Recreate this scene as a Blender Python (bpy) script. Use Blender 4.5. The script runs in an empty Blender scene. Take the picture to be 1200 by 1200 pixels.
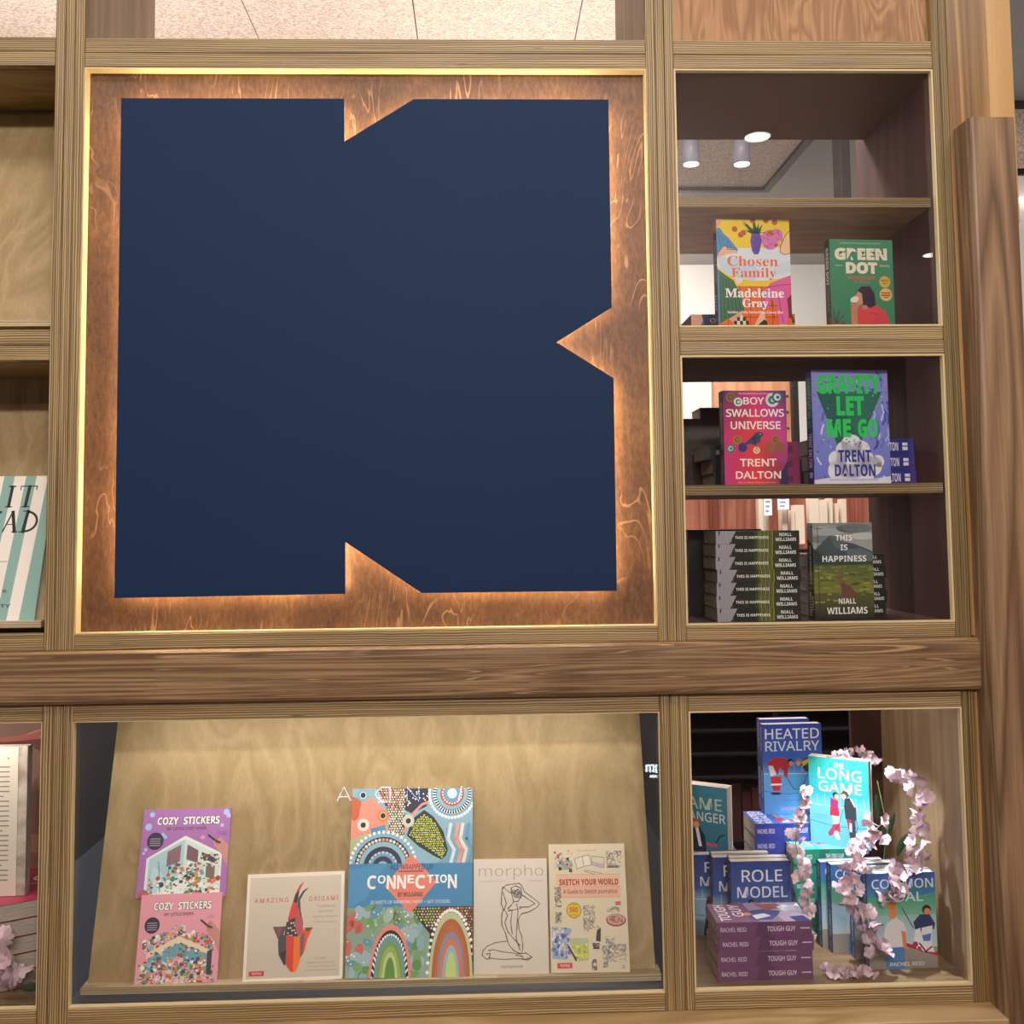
import bpy, math, random
from mathutils import Vector, Matrix
from mathutils.geometry import tessellate_polygon
random.seed(7)
scn = bpy.context.scene
COL = bpy.context.collection
PI = math.pi

# ------------------------------------------------------------------ camera
EYE = 1.5
DIST = 2.1
FPX = 1200.0
YAW, PITCH, ROLL = 0.031293, 0.069158, -0.011467
PPY = 535.0
cy, sy = math.cos(YAW), math.sin(YAW)
cp, sp = math.cos(PITCH), math.sin(PITCH)
cr, sr = math.cos(ROLL), math.sin(ROLL)
FW = Vector((sy * cp, cy * cp, sp))
RT = Vector((cy, -sy, 0))
UP = RT.cross(FW)
RT2 = RT * cr + UP * sr
UP2 = UP * cr - RT * sr
CAM = Vector((0, -DIST, EYE))
cd = bpy.data.cameras.new('camera')
cam = bpy.data.objects.new('camera', cd)
COL.objects.link(cam)
m = Matrix((RT2, UP2, -FW)).transposed().to_4x4()
m.translation = CAM
cam.matrix_world = m
cd.sensor_width = 36
cd.sensor_fit = 'HORIZONTAL'
cd.lens = 36 * FPX / 1200
cd.shift_y = (PPY - 600) / 1200.0
cd.clip_start = 0.05
cd.clip_end = 100
scn.camera = cam

# ------------------------------------------------------------------ world, exposure
scn.view_settings.view_transform = 'Standard'
scn.view_settings.look = 'None'
scn.view_settings.gamma = 1
scn.view_settings.use_curve_mapping = False
scn.view_settings.exposure = 0.0
wd = bpy.data.worlds.new('world')
scn.world = wd
wd.use_nodes = True
wd.node_tree.nodes['Background'].inputs[0].default_value = (1.0, 0.90, 0.87, 1)
wd.node_tree.nodes['Background'].inputs[1].default_value = 0.62


def area(name, loc, size, power, col, rot=(0, 0, 0), sy_=None, spread=PI):
    l = bpy.data.lights.new(name, 'AREA')
    l.shape = 'RECTANGLE'
    l.size = size
    l.size_y = sy_ or size
    l.energy = power
    l.color = col
    l.spread = spread
    o = bpy.data.objects.new(name, l)
    COL.objects.link(o)
    o.location = loc
    o.rotation_euler = rot
    return o


def spot(name, loc, target, power, col, ang=70, blend=.6, rad=.03):
    l = bpy.data.lights.new(name, 'SPOT')
    l.energy = power
    l.color = col
    l.spot_size = math.radians(ang)
    l.spot_blend = blend
    l.shadow_soft_size = rad
    o = bpy.data.objects.new(name, l)
    COL.objects.link(o)
    o.location = loc
    o.rotation_euler = (Vector(target) - Vector(loc)).to_track_quat('-Z', 'Y').to_euler()
    return o


# fill lamps added for the passage, shop and cases, besides the display spotlight
for i, x in enumerate((-1.3, 0.1, 1.5)):
    area('passage_fill_light', (x, -1.25, 3.36), .5, (15, 15, 15)[i], (1, .92, .82))  # added soft light on the shopfront, kept out of the pane reflections
KEYS = [(-.55, -4.0, 3.37), (.3, -4.1, 3.37), (1.0, -4.0, 3.37)]
area('shop_fill_light', (0.1, 1.6, 2.5), 1.2, 22, (1, .92, .86), (PI, 0, 0))  # added, faces up to brighten the chipboard ceiling
area('shop_fill_light', (-1.5, 1.3, 2.5), 1.0, 20, (1, .92, .86), (PI, 0, 0))  # added, evens out the left part of the chipboard ceiling
area('shop_fill_light', (.75, .9, 3.1), .5, 60, (1, .93, .86), (math.radians(32), 0, 0))  # added to brighten the brochures on the far shelving
area('shop_fill_light', (0.6, 4.3, 3.35), 2.2, 120, (1, .96, .92), (math.radians(35), 0, 0), .6)  # added to brighten the far white wall
area('shop_fill_light', (0.8, 2.6, 2.9), 1.4, 38, (1, .92, .86))
area('passage_upward_fill', (0.0, -6.0, 2.6), 3.0, 170, (1, .84, .82), (PI, 0, 0), 5.0)  # added, brightens the passage ceiling so the panes reflect a pink haze
area('case_top_fill', (-.23, .055, 1.135), 1.05, 1.7, (1, .93, .84), (.35, 0, 0), .02)  # added under the beam to brighten the slanted stand
area('case_top_fill', (-1.3, .055, 1.135), .7, 1.7, (1, .90, .80), (.35, 0, 0), .02)  # added to brighten the lower left case
area('corner_case_fill', (.70, .25, 1.205), .30, .8, (1, .93, .85), (0, 0, 0))  # added fill for the oak side of the corner case
SPOT_LR = spot('display_spot', (0.76, 0.085, 1.19), (0.84, 0.20, .80), 20.0, (.80, .88, 1.0), 62, .7, .008)


for k_ in KEYS: spot('frontal_fill_spot', k_, (k_[0] * .6, 0, 1.45), 172, (1, .93, .85), 110, .9, .13)  # unseen frontal spots added to brighten the frame and book fronts


# ------------------------------------------------------------------ geometry helpers
def ray(px, py):
    return (FW + RT2 * ((px - 600) / FPX) - UP2 * ((py - PPY) / FPX))


def at(px, py, Y=0.0):
    d = ray(px, py)
    return CAM + d * ((Y + DIST) / d.y)


def atz(px, py, z):
    d = ray(px, py)
    return CAM + d * ((z - EYE) / d.z)


def lin(h):
    if not isinstance(h, str):
        return tuple(h)[:3] + (1.0,)
    h = h.lstrip('#')
    if len(h) == 3: h = ''.join(c + c for c in h)
    r = []
    for i in (0, 2, 4):
        c = int(h[i:i + 2], 16) / 255
        r.append(c / 12.92 if c <= .04045 else ((c + .055) / 1.055) ** 2.4)
    return (r[0], r[1], r[2], 1.0)


def empty(name, loc=(0, 0, 0), label=None, cat=None, group=None, parent=None, kind=None, rot=None):
    o = bpy.data.objects.new(name, None)
    COL.objects.link(o)
    o.empty_display_size = .05
    o.location = loc
    if rot: o.rotation_euler = rot
    tag(o, label, cat, group, kind)
    if parent: o.parent = parent
    return o


def tag(o, label=None, cat=None, group=None, kind=None):
    if label: o['label'] = label
    if cat: o['category'] = cat
    if group: o['group'] = group
    if kind: o['kind'] = kind
    return o


class MB:
    def __init__(s):
        s.v = []
        s.f = []
        s.c = []

    def poly(s, pts, col=None):
        n = len(s.v)
        s.v += [tuple(p) for p in pts]
        s.f.append(tuple(range(n, n + len(pts))))
        s.c.append(col)

    def box(s, a, b, bev=0.0, col=None):
        x0, y0, z0 = [min(a[i], b[i]) for i in range(3)]
        x1, y1, z1 = [max(a[i], b[i]) for i in range(3)]
        if bev <= 0:
            n = len(s.v)
            s.v += [(x0, y0, z0), (x1, y0, z0), (x1, y1, z0), (x0, y1, z0), (x0, y0, z1), (x1, y0, z1), (x1, y1, z1), (x0, y1, z1)]
            for f in ((0, 3, 2, 1), (4, 5, 6, 7), (0, 1, 5, 4), (1, 2, 6, 5), (2, 3, 7, 6), (3, 0, 4, 7)):
                s.f.append(tuple(n + i for i in f))
                s.c.append(col)
            return s
        b_ = min(bev, (x1 - x0) / 2.1, (y1 - y0) / 2.1, (z1 - z0) / 2.1)
        n = len(s.v)
        idx = {}
        for ix, (xa, xi) in enumerate(((x0, x0 + b_), (x1, x1 - b_))):
            for iy, (ya, yi) in enumerate(((y0, y0 + b_), (y1, y1 - b_))):
                for iz, (za, zi) in enumerate(((z0, z0 + b_), (z1, z1 - b_))):
                    for ax, p in enumerate(((xa, yi, zi), (xi, ya, zi), (xi, yi, za))):
                        idx[(ix, iy, iz, ax)] = len(s.v)
                        s.v.append(p)

        def F(*k):
            s.f.append(tuple(idx[q] for q in k))
            s.c.append(col)
        for ax in range(3):
            u, w = [(1, 2), (0, 2), (0, 1)][ax]
            for sd in (0, 1):
                q = []
                for (a1, b1) in ((0, 0), (1, 0), (1, 1), (0, 1)):
                    k = [0, 0, 0]
                    k[ax] = sd; k[u] = a1; k[w] = b1
                    q.append((k[0], k[1], k[2], ax))
                if (sd == 0) != (ax == 1): q.reverse()
                F(*q)
        for ax in range(3):
            u, w = [(1, 2), (0, 2), (0, 1)][ax]
            for a1 in (0, 1):
                for b1 in (0, 1):
                    k0 = [0, 0, 0]; k1 = [0, 0, 0]
                    k0[u] = k1[u] = a1; k0[w] = k1[w] = b1
                    k1[ax] = 1
                    F((*k0, u), (*k1, u), (*k1, w), (*k0, w))
        for ix in (0, 1):
            for iy in (0, 1):
                for iz in (0, 1):
                    F((ix, iy, iz, 0), (ix, iy, iz, 1), (ix, iy, iz, 2))
        return s

    def prism(s, pts, d0, d1, mp, col=None):
        """pts 2D outline; mp(u,v,d)->3D"""
        tri = tessellate_polygon([[Vector((p[0], p[1], 0)) for p in pts]])
        n = len(s.v)
        k = len(pts)
        s.v += [tuple(mp(p[0], p[1], d0)) for p in pts] + [tuple(mp(p[0], p[1], d1)) for p in pts]
        for t in tri:
            s.f.append(tuple(n + i for i in t)); s.c.append(col)
            s.f.append(tuple(n + k + i for i in reversed(t))); s.c.append(col)
        for i in range(k):
            j = (i + 1) % k
            s.f.append((n + i, n + j, n + k + j, n + k + i)); s.c.append(col)
        return s

    def cyl(s, p0, p1, r0, r1=None, n=16, cap=True, col=None):
        r1 = r0 if r1 is None else r1
        p0 = Vector(p0); p1 = Vector(p1)
        d = (p1 - p0).normalized()
        a = d.orthogonal().normalized()
        b = d.cross(a)
        k = len(s.v)
        for (p, r) in ((p0, r0), (p1, r1)):
            for i in range(n):
                t = 2 * PI * i / n
                s.v.append(tuple(p + a * (r * math.cos(t)) + b * (r * math.sin(t))))
        for i in range(n):
            j = (i + 1) % n
            s.f.append((k + i, k + j, k + n + j, k + n + i)); s.c.append(col)
        if cap:
            s.f.append(tuple(k + i for i in reversed(range(n)))); s.c.append(col)
            s.f.append(tuple(k + n + i for i in range(n))); s.c.append(col)
        return s

    def tube(s, pts, r, n=6, col=None):
        pts = [Vector(p) for p in pts]
        k = len(s.v)
        for i, p in enumerate(pts):
            d = (pts[min(i + 1, len(pts) - 1)] - pts[max(i - 1, 0)]).normalized()
            a = d.cross(Vector((0.1, 1, .2))).normalized()
            b = d.cross(a)
            rr = r[i] if isinstance(r, (list, tuple)) else r
            for q in range(n):
                t = 2 * PI * q / n
                s.v.append(tuple(p + a * (rr * math.cos(t)) + b * (rr * math.sin(t))))
        for i in range(len(pts) - 1):
            for q in range(n):
                q2 = (q + 1) % n
                s.f.append((k + i * n + q, k + i * n + q2, k + (i + 1) * n + q2, k + (i + 1) * n + q)); s.c.append(col)
        s.f.append(tuple(k + q for q in reversed(range(n)))); s.c.append(col)
        s.f.append(tuple(k + (len(pts) - 1) * n + q for q in range(n))); s.c.append(col)
        return s

    def mesh(s, name, mat, smooth=False, fix=True):
        me = bpy.data.meshes.new(name)
        me.from_pydata(s.v, [], s.f)
        if any(c is not None for c in s.c):
            at_ = me.color_attributes.new('Col', 'FLOAT_COLOR', 'CORNER')
            buf = []
            for p, c in zip(me.polygons, s.c):
                cc = lin(c) if isinstance(c, str) else (c or (.5, .5, .5, 1))
                if cc and isinstance(cc[0], (list, tuple)):
                    for q in cc: buf.extend(q)
                else:
                    buf.extend(list(cc) * p.loop_total)
            at_.data.foreach_set('color', buf)
        if smooth:
            me.polygons.foreach_set('use_smooth', [True] * len(me.polygons))
        if fix:
            import bmesh
            b = bmesh.new(); b.from_mesh(me)
            bmesh.ops.recalc_face_normals(b, faces=b.faces)
            b.to_mesh(me); b.free()
        me.materials.append(mat)
        return me

    def build(s, name, mat, parent=None, smooth=False, fix=True):
        o = bpy.data.objects.new(name, s.mesh(name, mat, smooth, fix))
        COL.objects.link(o)
        if parent: o.parent = parent
        return o


# ------------------------------------------------------------------ materials
class NT:
    def __init__(s, name):
        s.m = bpy.data.materials.new(name)
        s.m.use_nodes = True
        s.t = s.m.node_tree
        s.bs = s.t.nodes['Principled BSDF']
        s.out = s.t.nodes['Material Output']

    def n(s, typ, ins=None, **kw):
        nd = s.t.nodes.new(typ)
        for k, v in kw.items(): setattr(nd, k, v)
        for k, v in (ins or {}).items():
            if hasattr(v, 'is_output'): s.t.links.new(v, nd.inputs[k])
            else: nd.inputs[k].default_value = v
        return nd

    def coords(s, scale, kind='Object'):
        tc = s.n('ShaderNodeTexCoord')
        mp = s.n('ShaderNodeMapping', {0: tc.outputs[kind], 'Scale': scale})
        return mp.outputs[0]

    def noise(s, vec, scale=1, detail=3, rough=.55, dist=0):
        return s.n('ShaderNodeTexNoise', {'Vector': vec, 'Scale': scale, 'Detail': detail, 'Roughness': rough, 'Distortion': dist}).outputs[0]

    def math(s, op, a, b=0.0, c=None):
        ins = {0: a, 1: b}
        if c is not None: ins[2] = c
        return s.n('ShaderNodeMath', ins, operation=op).outputs[0]

    def ramp(s, fac, stops):
        r = s.n('ShaderNodeValToRGB', {0: fac})
        el = r.color_ramp.elements
        while len(el) < len(stops): el.new(.5)
        for e, (p, c) in zip(el, stops):
            e.position = p
            e.color = lin(c)
        return r.outputs[0]

    def mix(s, fac, a, b, mode='MIX'):
        nd = s.n('ShaderNodeMix', data_type='RGBA', blend_type=mode)
        for k, v in ((0, fac), (6, a), (7, b)):
            if hasattr(v, 'is_output'): s.t.links.new(v, nd.inputs[k])
            else: nd.inputs[k].default_value = lin(v) if isinstance(v, str) else v
        return nd.outputs[2]

    def finish(s, col, rough=.5, bump=None, bstr=.2, metal=0, spec=.5):
        if isinstance(col, str): s.bs.inputs['Base Color'].default_value = lin(col)
        else: s.t.links.new(col, s.bs.inputs['Base Color'])
        if hasattr(rough, 'is_output'): s.t.links.new(rough, s.bs.inputs['Roughness'])
        else: s.bs.inputs['Roughness'].default_value = rough
        s.bs.inputs['Metallic'].default_value = metal
        s.bs.inputs['Specular IOR Level'].default_value = spec
        if bump is not None:
            b = s.n('ShaderNodeBump', {'Strength': bstr, 'Distance': .002, 'Height': bump})
            s.t.links.new(b.outputs[0], s.bs.inputs['Normal'])
        return s.m


def plain(name, col, rough=.5, metal=0, spec=.5, var=.12, scale=20):
    t = NT(name)
    n = t.noise(t.coords((1, 1, 1)), scale, 3)
    c = lin(col)
    a = tuple(min(1, x * (1 - var)) for x in c[:3]) + (1,)
    b = tuple(min(1, x * (1 + var)) for x in c[:3]) + (1,)
    cc = t.mix(n, a, b)
    return t.finish(cc, rough, None, 0, metal, spec)


def ply_edge(name, across, dark='#46341e', mid='#826a44', light='#c8b082'):
    """stacked plies seen edge on: lines run along the board"""
    t = NT(name)
    ax = {'x': 0, 'z': 2}[across]
    tc = t.n('ShaderNodeTexCoord')
    sep = t.n('ShaderNodeSeparateXYZ', {0: tc.outputs['Object']})
    lo = t.noise(t.coords({'x': (26, 3, 1.3), 'z': (1.3, 3, 26)}[across]), 1, 2, .5)
    wob = t.noise(t.coords({'x': (8, 8, 14), 'z': (14, 8, 8)}[across]), 1, 3, .6)
    s_ = t.math('ADD', t.math('MULTIPLY', sep.outputs[ax], 225.0), t.math('MULTIPLY', wob, .9))
    s_ = t.math('ADD', s_, t.math('MULTIPLY', lo, 3.0))
    tri = t.math('MULTIPLY', t.math('ABSOLUTE', t.math('SUBTRACT', t.math('FRACT', s_), .5)), 2.0)
    n1 = t.noise(t.coords({'x': (520, 20, 3), 'z': (3, 20, 520)}[across]), 1, 2, .6)
    n2 = t.noise(t.coords({'x': (150, 20, 1.6), 'z': (1.6, 20, 150)}[across]), 1, 2, .6)
    f = t.math('ADD', t.math('MULTIPLY', tri, .34), t.math('ADD', t.math('MULTIPLY', n1, .36), t.math('MULTIPLY', n2, .42)))
    c = t.ramp(f, [(.37, dark), (.47, mid), (.58, mid), (.70, light)])
    n3 = t.noise(t.coords({'x': (40, 5, 3.0), 'z': (3.0, 5, 40)}[across]), 1, 3, .6)
    c = t.mix(t.math('MULTIPLY', n3, .4), c, mid)
    n4 = t.noise(t.coords({'x': (190, 20, 10), 'z': (10, 20, 190)}[across]), 1, 1, .5)
    vd = t.ramp(n4, [(.0, '#ffffff'), (.75, '#ffffff'), (.78, '#4a3018')])
    c = t.mix(.75, c, vd, 'MULTIPLY')
    return t.finish(c, .5, f, .3)


def grain(name, along, cols, freq=9, stretch=(14, 1.0), rough=.4, fine=.35, lines=None, bstr=.12, off=0.0, wob=1.2):
    """timber face with contour (cathedral) grain; cols: dark, mid, light"""
    t = NT(name)
    a, l = stretch
    sc = {'z': (a, a, l), 'x': (l, a, a)}[along]
    tc = t.n('ShaderNodeTexCoord')
    mp = t.n('ShaderNodeMapping', {0: tc.outputs['Object'], 'Scale': sc, 'Location': (off, off * .7, off * 1.3)})
    n = t.noise(mp.outputs[0], .55, 2, .45, wob)
    cont = t.math('FRACT', t.math('MULTIPLY', n, freq))
    tri = t.math('ABSOLUTE', t.math('SUBTRACT', cont, .5))
    tri = t.math('MULTIPLY', tri, 2.0)
    sf = {'z': (260, 260, 7), 'x': (7, 260, 260)}[along]
    nf = t.noise(t.coords(sf), 1, 3, .6)
    big = t.noise(t.coords({'z': (5, 5, 1.1), 'x': (1.1, 5, 5)}[along]), 1, 2, .5)
    f = t.math('ADD', t.math('MULTIPLY', tri, .55), t.math('MULTIPLY', big, .45))
    c = t.ramp(f, [(.15, cols[0]), (.45, cols[1]), (.75, cols[2])])
    d = t.ramp(nf, [(.3, '#8a8078'), (.7, '#ffffff')])
    c = t.mix(fine, c, d, 'MULTIPLY')
    if lines:
        ln = t.ramp(tri, [(0, '#ffffff'), (.05, '#ffffff'), (.13, '#000000')])
        msk = t.noise(t.coords((3, 3, 3)), 2.3, 2)
        msk = t.ramp(msk, [(.44, '#000000'), (.62, '#ffffff')])
        k = t.n('ShaderNodeMath', {0: ln, 1: msk}, operation='MULTIPLY').outputs[0]
        k = t.math('MULTIPLY', k, .75)
        c = t.mix(k, c, lines)
    return t.finish(c, rough, nf, bstr)


def stained():
    """dark stained rotary-cut ply: mottled, with thin pale contour lines"""
    t = NT('stained_ply_panel')
    n = t.noise(t.coords((11, 11, 2.6)), 1, 3, .5, .8)
    mot = t.noise(t.coords((120, 120, 45)), 1, 4, .7)
    big = t.noise(t.coords((9, 9, 5)), 1, 3, .5)
    f = t.math('ADD', t.math('MULTIPLY', mot, .55), t.math('MULTIPLY', big, .45))
    c = t.ramp(f, [(.34, '#422816'), (.5, '#5e3d22'), (.64, '#785332')])
    tri = t.math('ABSOLUTE', t.math('SUBTRACT', t.math('FRACT', t.math('MULTIPLY', n, 10.0)), .5))
    ln = t.ramp(tri, [(0, '#ffffff'), (.02, '#ffffff'), (.07, '#000000')])
    msk = t.ramp(t.noise(t.coords((1, 1, 1)), 5.5, 2), [(.50, '#000000'), (.6, '#ffffff')])
    k = t.math('MULTIPLY', t.math('MULTIPLY', ln, msk), .55)
    c = t.mix(k, c, '#b48a64')
    return t.finish(c, .5, mot, .15)


M = {}
M['ply_v'] = ply_edge('ply_edge_upright', 'x')
M['ply_h'] = ply_edge('ply_edge_rail', 'z')
M['ply_dark_v'] = ply_edge('ply_edge_dark_post', 'x', '#40301a', '#6f5a34', '#9c8658')  # darker-toned plies for the narrow right-hand strips
M['ply_face'] = grain('birch_ply_face', 'z', ('#a68d60', '#b0976a', '#bba276'), 4, (17, 6), .55, .22, None, .03)
M['ply_board'] = grain('birch_ply_board', 'x', ('#937a4c', '#a1875a', '#b0976a'), 4, (15, 3), .5, .18, None, .04)
M['bead'] = plain('pale_ply_lipping', '#d2bd90', .45, var=.08)
M['beam'] = grain('walnut_toned_beam', 'x', ('#614630', '#836548', '#ab8b64'), 11, (34, .65), .42, .5, '#bf9e74', .12, 3.0, 1.0)
M['post'] = grain('hardwood_post', 'z', ('#6c5139', '#8f7155', '#a58663'), 9, (15, .7), .4, .4, None, .1, 1.7, .8)
M['post_back'] = grain('hardwood_lining', 'z', ('#6b4a28', '#96703f', '#b98f5d'), 6, (22, .5), .4, .3, None, .08, 5.0)
M['tan'] = grain('tan_lining', 'z', ('#b48a5a', '#c0975f', '#c9a26e'), 3, (9, .8), .45, .12, None, .02)
M['stain'] = stained()
M['cabinet'] = grain('redbrown_cabinet_lining', 'z', ('#3c1c15', '#4f281f', '#5e3329'), 5, (7, 1.2), .8, .2, None, .03)
M['soffit'] = plain('dark_brown_soffit', '#4a322b', .6)
M['oak'] = grain('oak_side_panel', 'z', ('#8f7350', '#a3845f', '#b49570'), 4, (16, .7), .45, .22, None, .04)
M['bay_floor'] = grain('bay_floor_board', 'x', ('#7d6142', '#8f7150', '#9d805e'), 5, (9, 1.2), .45, .2, None, .04)
M['orange_ply'] = grain('orange_ply_panel', 'z', ('#8f6238', '#a47447', '#b98b5f'), 9, (26, 4.5), .5, .35, None, .08)
M['transom_l'] = grain('transom_lining', 'z', ('#8d7358', '#9c8065', '#a98d70'), 4, (14, 1.0), .5, .15)
M['ledge'] = grain('ledge_board', 'x', ('#957a50', '#a98c60', '#bb9f74'), 7, (9, 1.6), .4, .2, None, .05)
M['navy'] = plain('navy_painted_metal', '#1c304f', .6, 0, .12, .05, 3)
M['led'] = None
M['black'] = plain('black_finish', '#0b0c10', .5)
M['charcoal'] = plain('charcoal_metal', '#3a3634', .5)
M['grey_metal'] = plain('grey_painted_metal', '#8c8a96', .4)
M['white'] = plain('white_painted_wall', '#d8d3cc', .7, var=.03)
M['greyceil'] = plain('grey_painted_soffit', '#a19f99', .7, var=.04)
M['peach'] = grain('peach_slat_wall', 'z', ('#b57a55', '#c48a64', '#d09c78'), 4, (10, 1), .5, .15)
M['page'] = None
M['stem'] = plain('green_stem', '#6d8a4a', .5)
M['leaf'] = plain('dark_green_leaf', '#2f4a30', .45, var=.25)
M['mallceil'] = plain('mall_ceiling_plaster', '#c9b6b0', .8, var=.02)
M['mallfloor'] = plain('mall_floor_stone', '#4c4645', .5, var=.06)
M['redwood'] = grain('red_brown_shelving', 'z', ('#7a4432', '#935846', '#a86e58'), 4, (30, 1), .5, .15)


def emit(name, col, st):
    t = NT(name)
    e = t.n('ShaderNodeEmission', {0: lin(col), 1: st})
    t.t.links.new(e.outputs[0], t.out.inputs[0])
    return t.m


M['led'] = emit('warm_led', (1.0, .78, .50), 64)
M['lamp'] = emit('downlight_disc', (1, .97, .93), 14)
M['lamp_soft'] = emit('downlight_disc_soft', (1, .97, .93), 3.0)
M['neon'] = emit('neon_white_blue', (.50, .60, 1.0), 11)
M['signwhite'] = emit('sign_white', (.8, .92, 1.0), 14)


def mat_glass():
    t = NT('clear_pane')
    fr = t.n('ShaderNodeFresnel', {'IOR': 1.5})
    tr = t.n('ShaderNodeBsdfTransparent', {0: (.97, .975, .97, 1)})
    gl = t.n('ShaderNodeBsdfGlossy', {0: (1, 1, 1, 1), 'Roughness': 0.0})
    mx = t.n('ShaderNodeMixShader', {0: fr.outputs[0], 1: tr.outputs[0], 2: gl.outputs[0]})
    t.t.links.new(mx.outputs[0], t.out.inputs[0])
    return t.m


M['glass'] = mat_glass()


def mat_print(name, rough, spec=.5):
    t = NT(name)
    a = t.n('ShaderNodeAttribute', attribute_name='Col')
    n = t.noise(t.coords((1, 1, 1)), 60, 2)
    c = t.mix(t.math('MULTIPLY', n, .06), a.outputs[0], (.3, .3, .3, 1))
    c = t.mix(1.0, c, (1.32, 1.32, 1.32, 1), 'MULTIPLY')
    return t.finish(c, rough, None, 0, 0, spec)


M['print'] = mat_print('printed_cover', .38, .4)


def mat_pages():
    t = NT('page_edges')
    n = t.noise(t.coords((30, 900, 30)), 1, 2)
    c = t.ramp(n, [(.3, '#a8988a'), (.55, '#d6cabb'), (.8, '#e8dfd3')])
    return t.finish(c, .8, n, .2)


M['page'] = mat_pages()


def mat_osb():
    t = NT('chipboard_ceiling')
    v = t.n('ShaderNodeTexVoronoi', {'Vector': t.coords((1, 1.6, 1)), 'Scale': 120, 'Randomness': 1})
    s_ = t.n('ShaderNodeSeparateColor', {0: v.outputs['Color']})
    c = t.ramp(s_.outputs[0], [(0, '#a08c7e'), (.4, '#c2ae9e'), (.75, '#d2c2b4'), (1, '#b09a8a')])
    return t.finish(c, .8, s_.outputs[0], .3)


M['osb'] = mat_osb()


def mat_petal():
    t = NT('silk_petal')
    n = t.noise(t.coords((1, 1, 1)), 55, 2)
    c = t.ramp(n, [(.3, '#d9b3bf'), (.55, '#ecd3da'), (.8, '#f6e8ea')])
    t.bs.inputs['Subsurface Weight'].default_value = 0.0
    return t.finish(c, .7)


M['petal'] = mat_petal()
M['ledgewood'] = ply_edge('stand_ledge_edge', 'z', '#8d7858', '#b8a482', '#dccdac')
M['slate'] = plain('slate_blue_lining', '#454c5a', .6, var=.1, scale=6)
M['cream'] = plain('cream_paper', '#e8d8c6', .7, var=.05)
M['navyback'] = plain('dark_navy_backing', '#0d1a2e', .6)
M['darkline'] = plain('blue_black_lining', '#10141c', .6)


def mat_tiles():
    t = NT('dark_slate_floor_tile')
    n = t.noise(t.coords((1, 1, 1)), 5, 4)
    c = t.ramp(n, [(.3, '#343943'), (.7, '#474c57')])
    return t.finish(c, .45, n, .1)


M['tile'] = mat_tiles()

# ------------------------------------------------------------------ text (Blender's own built-in font)
_tc = {}
MAPS = {'b': (0x1D400, 0x1D41A, 0x1D7CE), 's': (0x1D5A0, 0x1D5BA, 0x1D7E2), 'sb': (0x1D5D4, 0x1D5EE, 0x1D7EC), 'm': (0x1D670, 0x1D68A, 0x1D7F6)}


def glyphs(st, style='n', off=0.0, space=1.0):
    key = (st, style, off, space)
    if key in _tc: return _tc[key]
    body = st
    if style in MAPS:
        U, L_, N = MAPS[style]
        body = ''.join(chr(U + ord(c) - 65) if 'A' <= c <= 'Z' else chr(L_ + ord(c) - 97) if 'a' <= c <= 'z' else chr(N + ord(c) - 48) if '0' <= c <= '9' else c for c in st)
    cu = bpy.data.curves.new('tmp_text', 'FONT')
    cu.body = body
    cu.resolution_u = 3
    cu.offset = off
    cu.space_character = space
    o = bpy.data.objects.new('tmp_text', cu)
    me = bpy.data.meshes.new_from_object(o)
    vs = [(v.co.x, v.co.y) for v in me.vertices]
    fs = [tuple(p.vertices) for p in me.polygons]
    bpy.data.objects.remove(o)
    bpy.data.curves.remove(cu)
    bpy.data.meshes.remove(me)
    if not vs: vs = [(0, 0)]
    x0 = min(v[0] for v in vs); x1 = max(v[0] for v in vs)
    y0 = min(v[1] for v in vs); y1 = max(v[1] for v in vs)
    r = ([((v[0] - x0) / max(1e-6, x1 - x0), (v[1] - y0) / max(1e-6, y1 - y0)) for v in vs], fs, (x1 - x0) / max(1e-6, y1 - y0))
    _tc[key] = r
    return r


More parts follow.
